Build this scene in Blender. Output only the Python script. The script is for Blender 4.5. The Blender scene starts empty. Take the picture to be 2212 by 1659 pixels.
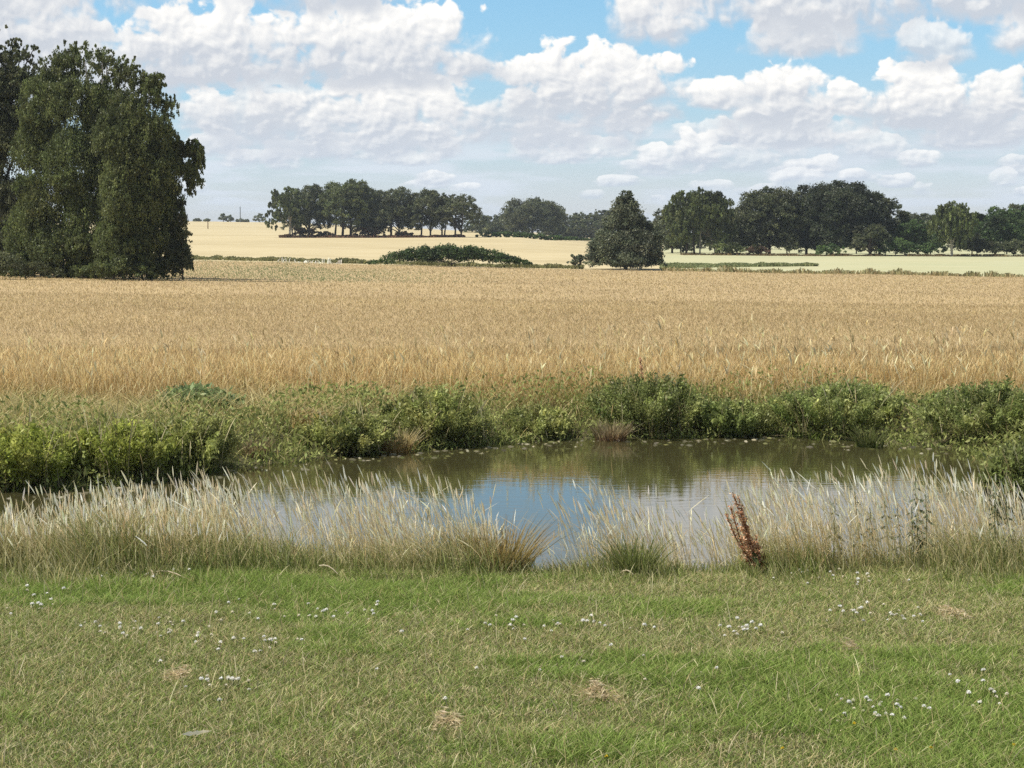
import bpy, math
import numpy as np
from math import radians as R

C = bpy.context.scene
COL = C.collection
rng = np.random.default_rng(7)

# ------------------------------------------------------------------ camera
EYE = 2.8                       # metres above the lawn
FPX, CX, CY, HOR = 4128.0, 1106.0, 829.5, 500.0
PITCH = math.atan((CY - HOR) / FPX)
cam_d = bpy.data.cameras.new('camera')
cam_d.sensor_width = 36.0
cam_d.lens = 36.0 * FPX / 2212.0
cam_d.clip_start = 0.1
cam_d.clip_end = 9000
cam = bpy.data.objects.new('camera', cam_d)
COL.objects.link(cam)
cam.location = (0, 0, EYE)
cam.rotation_euler = (math.pi / 2 - PITCH, 0, 0)
C.camera = cam

# ------------------------------------------------------------------ sun and exposure
SUN_AZ, SUN_EL = R(-97), R(56)  # azimuth from +Y (view direction), negative = left
sun_dir = (math.sin(SUN_AZ) * math.cos(SUN_EL), math.cos(SUN_AZ) * math.cos(SUN_EL), math.sin(SUN_EL))
sd = bpy.data.lights.new('sun', 'SUN')
sd.energy = 5.0
sd.angle = R(0.53)
sd.color = (1.0, 0.95, 0.86)
sun = bpy.data.objects.new('sun', sd)
COL.objects.link(sun)
from mathutils import Vector
sun.rotation_euler = Vector(sun_dir).to_track_quat('Z', 'Y').to_euler()

vs = C.view_settings
vs.view_transform = 'Standard'
vs.look = 'None'
vs.exposure = 0.37
vs.gamma = 1.0
vs.use_curve_mapping = False
cy = C.cycles
cy.max_bounces = 6
cy.diffuse_bounces = 3
cy.glossy_bounces = 3
cy.transmission_bounces = 3
cy.transparent_max_bounces = 6
cy.use_denoising = False

# ------------------------------------------------------------------ world: sky and cumulus
W = bpy.data.worlds.new('World')
C.world = W
W.use_nodes = True
W.cycles.sampling_method = 'MANUAL'
W.cycles.sample_map_resolution = 256
nt = W.node_tree
nt.nodes.clear()


def node(tree, typ, **kw):
    n = tree.nodes.new(typ)
    for k, v in kw.items():
        setattr(n, k, v)
    return n


def mth(tree, op, a, b=None, c=None, clamp=False):
    n = node(tree, 'ShaderNodeMath', operation=op, use_clamp=clamp)
    for i, v in enumerate((a, b, c)):
        if v is None:
            continue
        if isinstance(v, (int, float)):
            n.inputs[i].default_value = v
        else:
            tree.links.new(v, n.inputs[i])
    return n.outputs[0]


def sstep(tree, v, lo, hi):
    n = node(tree, 'ShaderNodeMapRange', interpolation_type='SMOOTHSTEP')
    for key, x in (('Value', v), ('From Min', lo), ('From Max', hi)):
        if isinstance(x, (int, float)):
            n.inputs[key].default_value = x
        else:
            tree.links.new(x, n.inputs[key])
    return n.outputs[0]


def mixc(tree, f, a, b):
    n = node(tree, 'ShaderNodeMix', data_type='RGBA')
    for s, v in ((n.inputs[0], f), (n.inputs[6], a), (n.inputs[7], b)):
        if isinstance(v, (int, float)):
            s.default_value = v
        elif isinstance(v, tuple):
            s.default_value = v + (1,)
        else:
            tree.links.new(v, s)
    return n.outputs[2]


sky = node(nt, 'ShaderNodeTexSky', sky_type='NISHITA')
sky.sun_disc = False
sky.sun_elevation = SUN_EL
sky.sun_rotation = SUN_AZ % (2 * math.pi)
sky.air_density = 1.0
sky.dust_density = 0.0
sky.ozone_density = 4.0
tc = node(nt, 'ShaderNodeTexCoord')
sx = node(nt, 'ShaderNodeSeparateXYZ')
nt.links.new(tc.outputs['Generated'], sx.inputs[0])
# azimuth and elevation of the viewing direction (scaled radians)
A = mth(nt, 'MULTIPLY', mth(nt, 'ARCTAN2', sx.outputs[0], sx.outputs[1]), FPX / 1000)
E = mth(nt, 'MULTIPLY', mth(nt, 'ARCSINE', sx.outputs[2]), FPX / 1000)
E0 = mth(nt, 'MAXIMUM', E, -0.05)
# clouds shrink towards the horizon: local scale 1/(e+k)
EK = mth(nt, 'ADD', E0, 0.30)
qx = mth(nt, 'MULTIPLY', A, 2.9)
qy = mth(nt, 'MULTIPLY', mth(nt, 'LOGARITHM', EK, math.e), 2.3)


def cloud_noise(dx, dy):
    cb = node(nt, 'ShaderNodeCombineXYZ')
    nt.links.new(mth(nt, 'ADD', qx, dx), cb.inputs[0])
    nt.links.new(mth(nt, 'ADD', qy, dy), cb.inputs[1])
    f = node(nt, 'ShaderNodeTexNoise', noise_dimensions='2D')
    f.inputs['Scale'].default_value = 5.0
    f.inputs['Detail'].default_value = 9.0
    f.inputs['Roughness'].default_value = 0.50
    f.inputs['Distortion'].default_value = 0.25
    nt.links.new(cb.outputs[0], f.inputs['Vector'])
    v = node(nt, 'ShaderNodeTexVoronoi', voronoi_dimensions='2D', feature='SMOOTH_F1')
    v.inputs['Scale'].default_value = 7.0
    v.inputs['Detail'].default_value = 2.0
    v.inputs['Roughness'].default_value = 0.45
    v.inputs['Smoothness'].default_value = 0.35
    v.normalize = True
    nt.links.new(cb.outputs[0], v.inputs['Vector'])
    # billows: rounded tops from the inverted cell distance
    b = mth(nt, 'SUBTRACT', 0.42, v.outputs['Distance'])
    return mth(nt, 'ADD', mth(nt, 'MULTIPLY', b, 0.75), mth(nt, 'MULTIPLY', mth(nt, 'SUBTRACT', f.outputs[0], 0.5), 1.3))


N0 = cloud_noise(3.3, 1.7)
N1 = cloud_noise(3.3 - 0.020, 1.7 + 0.030)   # one step towards the sun
REL = mth(nt, 'SUBTRACT', N0, N1)

# one cumulus: flat soft base, billowing top
cg = bpy.data.node_groups.new('cumulus', 'ShaderNodeTree')
for nm in ('A', 'E', 'N', 'Rel', 'cx', 'base', 'ihw', 'ih', 'opac', 'lit'):
    cg.interface.new_socket(nm, in_out='INPUT', socket_type='NodeSocketFloat')
cg.interface.new_socket('Prev', in_out='INPUT', socket_type='NodeSocketColor')
cg.interface.new_socket('Color', in_out='OUTPUT', socket_type='NodeSocketColor')
gi = node(cg, 'NodeGroupInput')
go = node(cg, 'NodeGroupOutput')
g = gi.outputs
# (each cloud waits for the one behind it: keeps the shader's working memory small)
pv = node(cg, 'ShaderNodeSeparateColor')
cg.links.new(g['Prev'], pv.inputs[0])
eps = mth(cg, 'MULTIPLY', pv.outputs[0], 1e-7)
gs = mth(cg, 'MULTIPLY', mth(cg, 'SUBTRACT', mth(cg, 'ADD', g['A'], eps), g['cx']), g['ihw'])
gt = mth(cg, 'MULTIPLY', mth(cg, 'SUBTRACT', mth(cg, 'ADD', g['E'], eps), g['base']), g['ih'])
tpos = mth(cg, 'MAXIMUM', gt, 0.0)
tneg = mth(cg, 'MULTIPLY', mth(cg, 'MINIMUM', gt, 0.0), 2.4)
r2 = mth(cg, 'ADD', mth(cg, 'POWER', mth(cg, 'ABSOLUTE', gs), 2.4),
         mth(cg, 'ADD', mth(cg, 'MULTIPLY', tpos, tpos), mth(cg, 'MULTIPLY', tneg, tneg)))
D = mth(cg, 'ADD', mth(cg, 'SUBTRACT', 0.66, r2), mth(cg, 'MULTIPLY', g['N'], 0.95))
wd = mth(cg, 'MULTIPLY_ADD', mth(cg, 'MULTIPLY', gt, 1.6, clamp=True), -0.62, 0.78)
al = mth(cg, 'MULTIPLY', sstep(cg, D, 0.0, wd), g['opac'])
val = mth(cg, 'ADD', mth(cg, 'MULTIPLY_ADD', gt, 1.15, 0.06), mth(cg, 'MULTIPLY', g['Rel'], 1.5))
val = mth(cg, 'ADD', val, mth(cg, 'MULTIPLY', g['N'], 0.28))
val = mth(cg, 'MULTIPLY', mth(cg, 'ADD', val, g['lit']), 1.0, clamp=True)
cc = mixc(cg, val, (0.595, 0.635, 0.70), (1.04, 1.02, .98))
cg.links.new(mixc(cg, al, g['Prev'], cc), go.inputs['Color'])

STR = 0.10
# clear air: Nishita, a little bluer and paler towards the horizon
tint = mixc(nt, sstep(nt, E0, 0.0, 0.55), (0.98, 0.97, 1.16), (0.95, 1.22, 1.30))
tint = mixc(nt, sstep(nt, E0, 0.48, 0.72), tint, (1.25, 1.25, 1.10))
tint = mixc(nt, sstep(nt, E0, 0.8, 1.8), tint, (1.0, 1.0, 1.0))
skb = node(nt, 'ShaderNodeMix', data_type='RGBA', blend_type='MULTIPLY')
skb.inputs[0].default_value = 1.0
nt.links.new(sky.outputs[0], skb.inputs[6])
nt.links.new(tint, skb.inputs[7])
cur = skb.outputs[2]
scl = node(nt, 'ShaderNodeMix', data_type='RGBA', blend_type='MULTIPLY')
scl.inputs[0].default_value = 1.0
nt.links.new(cur, scl.inputs[6])
scl.inputs[7].default_value = (STR, STR, STR, 1)
cur = scl.outputs[2]
clear = cur
# broken cloud over the rest of the sky, spread on a flat layer
zz = mth(nt, 'ADD', mth(nt, 'MAXIMUM', sx.outputs[2], 0.0), 0.12)
cb = node(nt, 'ShaderNodeCombineXYZ')
nt.links.new(mth(nt, 'DIVIDE', sx.outputs[0], zz), cb.inputs[0])
nt.links.new(mth(nt, 'DIVIDE', sx.outputs[1], zz), cb.inputs[1])
hn = node(nt, 'ShaderNodeTexNoise', noise_dimensions='2D')
hn.inputs['Scale'].default_value = 1.3
hn.inputs['Detail'].default_value = 6
nt.links.new(cb.outputs[0], hn.inputs['Vector'])
high = sstep(nt, hn.outputs[0], 0.42, 0.58)
plain = mixc(nt, high, clear, (0.50, 0.51, 0.53))
# x0, x1, base y, top y, opacity, brightness  (metres-free direction units: see A, E)
# thin banded cloud low over the horizon
cb = node(nt, 'ShaderNodeCombineXYZ')
nt.links.new(mth(nt, 'MULTIPLY', A, 2.2), cb.inputs[0])
nt.links.new(mth(nt, 'MULTIPLY', E, 16.0), cb.inputs[1])
bn = node(nt, 'ShaderNodeTexNoise', noise_dimensions='2D')
bn.inputs['Scale'].default_value = 1.6
bn.inputs['Detail'].default_value = 7
bn.inputs['Roughness'].default_value = 0.55
nt.links.new(cb.outputs[0], bn.inputs['Vector'])
band = mth(nt, 'MULTIPLY', sstep(nt, bn.outputs[0], 0.40, 0.66),
           mth(nt, 'MULTIPLY', sstep(nt, E0, 0.34, 0.12), 0.75))
cur = mixc(nt, band, cur, (0.78, 0.82, 0.88))
CLOUDS = [(350, 1000, 330, 200, .35, -.1), (1480, 2400, 350, 230, .3, -.1)]
_cr = np.random.default_rng(12)
for _k in range(46):            # small far cumulus, ever flatter towards the horizon
    _by = 440 - 130 * (_k / 45) ** .9
    _w = (30 + 90 * _k / 45) * _cr.uniform(.7, 1.5)
    _x = _cr.uniform(380, 2300)
    CLOUDS.append((_x - _w, _x + _w, _by, _by - (14 + 34 * _k / 45) * _cr.uniform(.8, 1.3), _cr.uniform(.6, .95), _cr.uniform(.0, .3)))
CLOUDS += [
    (690, 780, 338, 300, .7, .1), (790, 900, 332, 290, .75, .15), (890, 1010, 338, 288, .9, .2),
    (1640, 1790, 404, 360, .7, .15), (1950, 2010, 424, 392, .6, .2), (2100, 2180, 402, 368, .6, .2),
    (1360, 1450, 358, 296, .9, .2),
    (1430, 1570, 358, 276, .95, .1), (1480, 1720, 364, 306, .7, .0), (1060, 1310, 322, 254, .95, .15), (1280, 1420, 312, 232, .95, .0),
    (1960, 2260, 318, 244, .95, .1), (1790, 1960, 340, 288, .7, .1), (1480, 1900, 310, 230, .95, .1), (1860, 2300, 300, 222, .9, -.1),
    (400, 560, 336, 280, .7, .15), (380, 530, 280, 184, .95, .1), (520, 690, 290, 200, .95, .2), (400, 820, 320, 150, .8, -.25),
    (600, 1110, 306, 132, 1., .12), (940, 1400, 300, 180, .85, -.15), (1010, 1560, 250, 92, 1., .0),
    (1460, 1630, 236, 166, .95, .2), (1480, 1860, 275, 180, .85, -.1), (1560, 1810, 250, 128, 1., .15), (1750, 1880, 240, 178, .95, .2),
    (1820, 2120, 265, 130, 1., .2), (2040, 2230, 240, 160, .95, .1), (2150, 2430, 200, 100, .95, .15), (1720, 2300, 275, 205, .8, -.2),
    (1890, 2100, 152, 50, .8, -.05), (2070, 2340, 122, 28, .95, .1),
    (-200, 520, 225, 50, .95, -.2), (180, 680, 188, 70, .95, -.2), (480, 1140, 186, 92, .9, -.35),
    (-420, 350, 140, -130, 1., .0), (240, 690, 160, 0, 1., .05), (530, 1120, 152, -16, 1., .15),
    (1550, 1900, 122, 32, .95, .1), (1280, 1545, 88, -50, 1., .1), (1520, 2000, 74, -140, .95, -.05), (1810, 2500, 50, -120, .95, -.1),
    (500, 960, 24, -110, .95, -.45),
    (-1500, 1100, -30, -480, 1., .25), (1240, 1900, -20, -420, 1., .3), (1500, 3600, -60, -520, 1., .25), (300, 2000, -240, -620, .97, -.05),
]
for x0, x1, by, ty, op, lit in CLOUDS:
    n = node(nt, 'ShaderNodeGroup')
    n.node_tree = cg
    for key, s in (('A', A), ('E', E), ('N', N0), ('Rel', REL), ('Prev', cur)):
        nt.links.new(s, n.inputs[key])
    n.inputs['cx'].default_value = ((x0 + x1) / 2 - CX) / 1000
    n.inputs['ihw'].default_value = 2000.0 / (x1 - x0)
    n.inputs['base'].default_value = (HOR - by + 0.12 * (by - ty)) / 1000
    n.inputs['ih'].default_value = 1000.0 / (by - ty) * 1.0
    n.inputs['opac'].default_value = op
    n.inputs['lit'].default_value = lit
    cur = n.outputs[0]
# the far air veils the lowest clouds
cur = mixc(nt, mth(nt, 'MULTIPLY', sstep(nt, E0, 0.30, 0.0), 0.36), cur, (0.56, 0.72, 0.92))
bg = node(nt, 'ShaderNodeBackground')
bg.inputs[1].default_value = 0.81
nt.links.new(cur, bg.inputs[0])
bg2 = node(nt, 'ShaderNodeBackground')
bg2.inputs[1].default_value = 0.75
nt.links.new(plain, bg2.inputs[0])
# the cumulus belt only spans the lower sky; above it the plain broken cloud takes over
belt = mth(nt, 'MULTIPLY', sstep(nt, E, 1.30, 1.0), sstep(nt, E, -0.12, -0.06))
belt = mth(nt, 'MULTIPLY', belt, sstep(nt, mth(nt, 'ABSOLUTE', A), 3.2, 2.6))
mxs = node(nt, 'ShaderNodeMixShader')
nt.links.new(belt, mxs.inputs[0])
nt.links.new(bg2.outputs[0], mxs.inputs[1])
nt.links.new(bg.outputs[0], mxs.inputs[2])
wo = node(nt, 'ShaderNodeOutputWorld')
nt.links.new(mxs.outputs[0], wo.inputs[0])

# ------------------------------------------------------------------ helpers


def tan_down(y):
    return math.tan(PITCH + math.atan((y - CY) / FPX))


def place_x(x, Y, z=0.0):
    """world X of photo column x at distance Y and height z"""
    return (x - CX) / FPX * (Y * math.cos(PITCH) + (EYE - z) * math.sin(PITCH))


def z_at(y, Y):
    return EYE - tan_down(y) * Y


_tab = np.random.default_rng(3).random((256, 256))


def vnoise(x, y, seed=0):
    x = np.asarray(x, float) + seed * 17.13
    y = np.asarray(y, float) + seed * 7.71
    xi, yi = np.floor(x).astype(int), np.floor(y).astype(int)
    fx, fy = x - xi, y - yi
    fx, fy = fx * fx * (3 - 2 * fx), fy * fy * (3 - 2 * fy)
    t = lambda i, j: _tab[i & 255, j & 255]
    return (t(xi, yi) * (1 - fx) + t(xi + 1, yi) * fx) * (1 - fy) + (t(xi, yi + 1) * (1 - fx) + t(xi + 1, yi + 1) * fx) * fy


def fbm(x, y, seed=0, o=4):
    s, a, n = 0, 1, 0
    for k in range(o):
        s = s + a * vnoise(np.asarray(x) * 2 ** k, np.asarray(y) * 2 ** k, seed + k)
        n += a
        a *= .5
    return s / n


def sm(x, a, b):
    t = np.clip((np.asarray(x, float) - a) / (b - a), 0, 1)
    return t * t * (3 - 2 * t)


# ---- terrain
WATER_Z = -0.5
_shore = [(-300, 1085), (0, 1062), (150, 1058), (300, 1045), (420, 1030), (520, 1008), (640, 1000), (740, 988), (850, 978), (1000, 966), (1200, 952),
          (1400, 945), (1650, 944), (1900, 955), (2050, 968), (2212, 990), (2400, 1010)]
_sx, _sy = [], []
for _x, _y in _shore:
    _Y = (EYE - WATER_Z) / tan_down(_y)
    _sx.append(place_x(_x, _Y, WATER_Z))
    _sy.append(_Y)


def far_shore(X):
    return np.interp(X, _sx, _sy) + 0.25 * (vnoise(np.asarray(X) * 1.7, 0.5, 5) - .5)


FIELD_Y = 33.0
_cols = [-2600, -600, 0, 410, 580, 800, 1010, 1120, 1180, 1300, 1430, 1800, 2212, 2800, 4800]
_rows = {  # image row of the ground at each distance, per column
    200: [552, 552, 553, 557, 560, 566, 571, 574, 575, 577, 579, 585, 592, 598, 604],
    215: [549, 549, 550, 554, 557, 563, 568, 571, 572, 574, 574, 576, 580, 590, 596],
    300: [530, 530, 531, 533, 535, 539, 543, 545, 546, 548, 553, 555, 556, 558, 560],
    420: [513, 513, 513, 514, 514, 514, 513, 513, 519, 528, 536, 540, 541, 541, 541],
    600: [494, 494, 494, 494, 496, 500, 503, 506, 512, 524, 530, 530, 530, 530, 530],
    900: [478, 478, 478, 478, 480, 488, 498, 505, 510, 515, 518, 518, 518, 518, 518],
    1600: [487, 487, 487, 487, 489, 494, 499, 503, 506, 508, 509, 509, 509, 509, 509],
    4000: [497, 497, 497, 497, 498, 499, 500, 501, 502, 503, 504, 504, 504, 504, 504],
}
_cu = np.array([(c - CX) / FPX for c in _cols])
_rd = [FIELD_Y, 36.5] + list(_rows)
_rz = [np.full(len(_cols), -0.15), None]
_b = np.array([z_at(y, 200) for y in _rows[200]]) - 0.3
_rz[1] = 0.30 + (_b - 0.30) * (3.5 / 167)
_rz.append(_b)
for d in list(_rows)[1:]:
    _rz.append(np.array([z_at(y, d) for y in _rows[d]]))
_rz = np.array(_rz)
_rd = np.array(_rd, float)


def ground(X, Y):
    X = np.asarray(X, float)
    Y = np.asarray(Y, float)
    yn = 17.7 + 0.35 * (vnoise(X * 0.9, 2.5, 9) - .5)
    s = np.minimum(np.minimum(Y - yn, far_shore(X) - Y), np.minimum(X + 11, 6.9 - X))
    tgt = -0.15 * sm(Y, 16, 32)
    k = sm(-s, 0, 2.4)
    zn = np.where(s > 0, WATER_Z - np.minimum(s * .5, .6), WATER_Z + (tgt - WATER_Z) * k)
    zn = zn + 0.03 * (fbm(X * .6, Y * .6, 2) - .5) * sm(33 - Y, 0, 2)
    # beyond the field edge
    Yc = np.maximum(Y, FIELD_Y)
    u = X / Yc
    i = np.clip(np.searchsorted(_rd, Yc, side='right') - 1, 0, len(_rd) - 2)
    f = np.clip((Yc - _rd[i]) / (_rd[i + 1] - _rd[i]), 0, 1)
    ci = np.clip(np.searchsorted(_cu, u, side='right') - 1, 0, len(_cu) - 2)
    cf = np.clip((u - _cu[ci]) / (_cu[ci + 1] - _cu[ci]), 0, 1)
    cf = cf * cf * (3 - 2 * cf)
    za = _rz[i, ci] * (1 - cf) + _rz[i, ci + 1] * cf
    zb = _rz[i + 1, ci] * (1 - cf) + _rz[i + 1, ci + 1] * cf
    return np.where(Y <= FIELD_Y, zn, za * (1 - f) + zb * f)


def gz(X, Y):
    return float(ground(np.array([X]), np.array([Y]))[0])


# ---- mesh output
def mesh_obj(name, v, quads=None, tris=None, col=None, mat=None, parent=None, smooth=False, loc=None, link=True):
    me = bpy.data.meshes.new(name)
    v = np.ascontiguousarray(v, dtype=np.float32)
    me.vertices.add(len(v))
    me.vertices.foreach_set('co', v.ravel())
    parts, starts, n = [], [], 0
    for f, k in ((quads, 4), (tris, 3)):
        if f is not None and len(f):
            f = np.asarray(f, dtype=np.int32)
            parts.append(f.ravel())
            starts.append(n + np.arange(len(f), dtype=np.int32) * k)
            n += f.size
    li = np.concatenate(parts)
    st = np.concatenate(starts).astype(np.int32)
    me.loops.add(len(li))
    me.loops.foreach_set('vertex_index', li)
    me.polygons.add(len(st))
    me.polygons.foreach_set('loop_start', st)
    if smooth:
        me.polygons.foreach_set('use_smooth', np.ones(len(st), dtype=bool))
    if col is not None:
        at = me.color_attributes.new('col', 'FLOAT_COLOR', 'POINT')
        c4 = np.ones((len(v), 4), dtype=np.float32)
        c4[:, :3] = col
        at.data.foreach_set('color', c4.ravel())
    me.update(calc_edges=True)
    if mat:
        for m in (mat if isinstance(mat, (list, tuple)) else [mat]):
            me.materials.append(m)
    o = bpy.data.objects.new(name, me)
    if link:
        COL.objects.link(o)
    if parent is not None:
        o.parent = parent
    if loc is not None:
        o.location = loc
    return o


def tag(o, label=None, cat=None, group=None, kind=None):
    if label:
        o['label'] = label
    if cat:
        o['category'] = cat
    if group:
        o['group'] = group
    if kind:
        o['kind'] = kind
    return o


def thing(name, label, cat, loc, group=None):
    o = bpy.data.objects.new(name, None)
    o.empty_display_size = .3
    COL.objects.link(o)
    o.location = loc
    return tag(o, label, cat, group)


class Geo:
    """collects ribbons, leaves and tubes into one mesh"""

    def __init__(self):
        self.v, self.q, self.c, self.n = [], [], [], 0

    def add(self, v, q, c):
        self.v.append(np.asarray(v, np.float32))
        self.q.append(np.asarray(q, np.int64) + self.n)
        self.c.append(np.asarray(c, np.float32))
        self.n += len(v)

    def ribbons(self, base, H, lean, width, prof, ts, c0, c1, yaw=None, bend=2.0, cpow=1.0):
        """upright blades: base (N,3), height H, lean (N,2) horizontal reach of the tip, colours root c0 -> tip c1"""
        N = len(base)
        K = len(ts)
        if yaw is None:
            yaw = rng.uniform(0, math.pi, N)
        sd = np.stack([np.cos(yaw), np.sin(yaw), np.zeros(N)], 1)
        v = np.zeros((N, K, 2, 3), np.float32)
        c = np.zeros((N, K, 2, 3), np.float32)
        for k, t in enumerate(ts):
            ctr = np.array(base, dtype=np.float64)
            ctr[:, 2] += H * t
            ctr[:, 0] += lean[:, 0] * t ** bend
            ctr[:, 1] += lean[:, 1] * t ** bend
            w = (width * prof[k] * .5)[:, None] * sd
            v[:, k, 0] = ctr - w
            v[:, k, 1] = ctr + w
            tt = t ** cpow
            cc = c0 * (1 - tt) + c1 * tt
            c[:, k, 0] = cc
            c[:, k, 1] = cc
        idx = np.arange(N * K * 2).reshape(N, K, 2)
        q = np.stack([idx[:, :-1, 0], idx[:, :-1, 1], idx[:, 1:, 1], idx[:, 1:, 0]], -1).reshape(-1, 4)
        self.add(v.reshape(-1, 3), q, c.reshape(-1, 3))
        return v[:, -1].mean(1)

    def leaves(self, ctr, ax, L, Wd, col):
        """rhombic leaf cards: centre, long axis (unit), length, width"""
        N = len(ctr)
        r = rng.normal(size=(N, 3))
        b = np.cross(ax, r)
        b /= np.linalg.norm(b, axis=1)[:, None] + 1e-9
        L = np.broadcast_to(L, (N,))[:, None]
        Wd = np.broadcast_to(Wd, (N,))[:, None]
        v = np.stack([ctr - ax * L * .5, ctr + b * Wd * .5 + ax * L * .05, ctr + ax * L * .5, ctr - b * Wd * .5 + ax * L * .05], 1)
        q = np.arange(N * 4).reshape(N, 4)
        self.add(v.reshape(-1, 3), q, np.repeat(col, 4, axis=0))

    def tube(self, pts, rad, col, n=6):
        pts = np.asarray(pts, float)
        K = len(pts)
        tan = np.gradient(pts, axis=0)
        tan /= np.linalg.norm(tan, axis=1)[:, None] + 1e-9
        ref = np.array([0, 1, 0.03]) if abs(tan[0, 1]) < .9 else np.array([1, 0, 0.03])
        a = np.cross(tan, ref)
        a /= np.linalg.norm(a, axis=1)[:, None] + 1e-9
        b = np.cross(tan, a)
        ang = np.linspace(0, 2 * math.pi, n, endpoint=False)
        rad = np.broadcast_to(rad, (K,))
        v = pts[:, None] + (a[:, None] * np.cos(ang)[None, :, None] + b[:, None] * np.sin(ang)[None, :, None]) * rad[:, None, None]
        idx = np.arange(K * n).reshape(K, n)
        nx = np.roll(idx, -1, axis=1)
        q = np.stack([idx[:-1], nx[:-1], nx[1:], idx[1:]], -1).reshape(-1, 4)
        cap = np.stack([idx[-1, :n // 2 * 2:2]], 0)
        self.add(v.reshape(-1, 3), q, np.broadcast_to(col, (K * n, 3)))

    def build(self, name, mat, parent=None, smooth=False, loc=None):
        return mesh_obj(name, np.concatenate(self.v), quads=np.concatenate(self.q), col=np.concatenate(self.c), mat=mat, parent=parent, smooth=smooth, loc=loc)


# ---- materials
def leaf_mat(name, trans=0.35, rough=0.55, spec=0.25, vary=0.0):
    m = bpy.data.materials.new(name)
    m.use_nodes = True
    t = m.node_tree
    t.nodes.clear()
    at = node(t, 'ShaderNodeAttribute', attribute_name='col')
    p = node(t, 'ShaderNodeBsdfPrincipled')
    p.inputs['Roughness'].default_value = rough
    p.inputs['Specular IOR Level'].default_value = spec
    tr = node(t, 'ShaderNodeBsdfTranslucent')
    mx = node(t, 'ShaderNodeMixShader')
    mx.inputs[0].default_value = trans
    c = at.outputs['Color']
    t.links.new(c, p.inputs['Base Color'])
    t.links.new(c, tr.inputs['Color'])
    t.links.new(p.outputs[0], mx.inputs[1])
    t.links.new(tr.outputs[0], mx.inputs[2])
    o = node(t, 'ShaderNodeOutputMaterial')
    t.links.new(mx.outputs[0], o.inputs[0])
    return m


def ground_mat(name, cols, scales, rough=0.9, bump=0.0, bscale=40, stretch=(1, 1, 1)):
    """two noise octaves mixing three colours in world metres"""
    m = bpy.data.materials.new(name)
    m.use_nodes = True
    t = m.node_tree
    p = t.nodes['Principled BSDF']
    p.inputs['Roughness'].default_value = rough
    p.inputs['Specular IOR Level'].default_value = 0.15
    g_ = node(t, 'ShaderNodeNewGeometry')
    mp = node(t, 'ShaderNodeMapping')
    mp.inputs['Scale'].default_value = stretch
    t.links.new(g_.outputs['Position'], mp.inputs['Vector'])

    def nz(s, d=6, r=.6):
        n = node(t, 'ShaderNodeTexNoise')
        n.inputs['Scale'].default_value = s
        n.inputs['Detail'].default_value = d
        n.inputs['Roughness'].default_value = r
        t.links.new(mp.outputs[0], n.inputs['Vector'])
        return n.outputs[0]
    c = mixc(t, sstep(t, nz(scales[0]), .38, .62), cols[0], cols[1])
    c = mixc(t, sstep(t, nz(scales[1], 8, .7), .42, .70), c, cols[2])
    t.links.new(c, p.inputs['Base Color'])
    if bump:
        b = node(t, 'ShaderNodeBump')
        b.inputs['Strength'].default_value = bump
        b.inputs['Distance'].default_value = 0.1
        t.links.new(nz(bscale, 5, .7), b.inputs['Height'])
        t.links.new(b.outputs[0], p.inputs['Normal'])
    return m


M_GRASS = leaf_mat('grass_blade', .35, .6, .2)
M_STRAW = leaf_mat('dry_straw', .48, .55, .25)
M_LEAF = leaf_mat('leaf', .42, .5, .3)
M_BARK = leaf_mat('bark', 0.0, .9, .1)

# ------------------------------------------------------------------ ground sheets


def sheet_xy(name, xs, ys_of, mat, kind='structure'):
    """grid with columns xs and, per column, rows ys_of(X) (ny,)"""
    cols_ = [np.asarray(ys_of(x)) for x in xs]
    ny = len(cols_[0])
    X = np.repeat(np.asarray(xs)[:, None], ny, 1)
    Y = np.stack(cols_)
    Z = ground(X, Y)
    idx = np.arange(X.size).reshape(X.shape)
    q = np.stack([idx[:-1, :-1], idx[1:, :-1], idx[1:, 1:], idx[:-1, 1:]], -1).reshape(-1, 4)
    o = mesh_obj(name, np.stack([X, Y, Z], -1).reshape(-1, 3), quads=q, mat=mat, smooth=True)
    return tag(o, kind=kind)


def sheet_ud(name, us, ds_of, mat):
    D_ = np.stack([np.asarray(ds_of(u)) for u in us])
    X = np.asarray(us)[:, None] * D_
    Z = ground(X, D_)
    idx = np.arange(X.size).reshape(X.shape)
    q = np.stack([idx[:-1, :-1], idx[1:, :-1], idx[1:, 1:], idx[:-1, 1:]], -1).reshape(-1, 4)
    return tag(mesh_obj(name, np.stack([X, D_, Z], -1).reshape(-1, 3), quads=q, mat=mat, smooth=True), kind='structure')


m_lawn = ground_mat('lawn_soil', [(.06, .085, .025), (.10, .10, .045), (.08, .10, .03)], [1.2, 30], bump=.5, bscale=60)
m_bank = ground_mat('bank_soil', [(.10, .085, .045), (.07, .08, .03), (.13, .11, .06)], [1.5, 12], bump=.5, bscale=20)
m_tan = ground_mat('tan_field_ground', [(.42, .315, .17), (.37, .275, .15), (.47, .36, .20)], [.08, 2.5], bump=.6, bscale=6)
m_pale = ground_mat('pale_field_ground', [(.46, .385, .225), (.40, .33, .185), (.51, .435, .27)], [.02, .25], stretch=(.35, 1, 1), bump=.3, bscale=2)
m_mead = ground_mat('pale_meadow_ground', [(.36, .37, .22), (.40, .385, .225), (.44, .425, .27)], [.03, .3], stretch=(.35, 1, 1), bump=.3, bscale=2)

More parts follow.
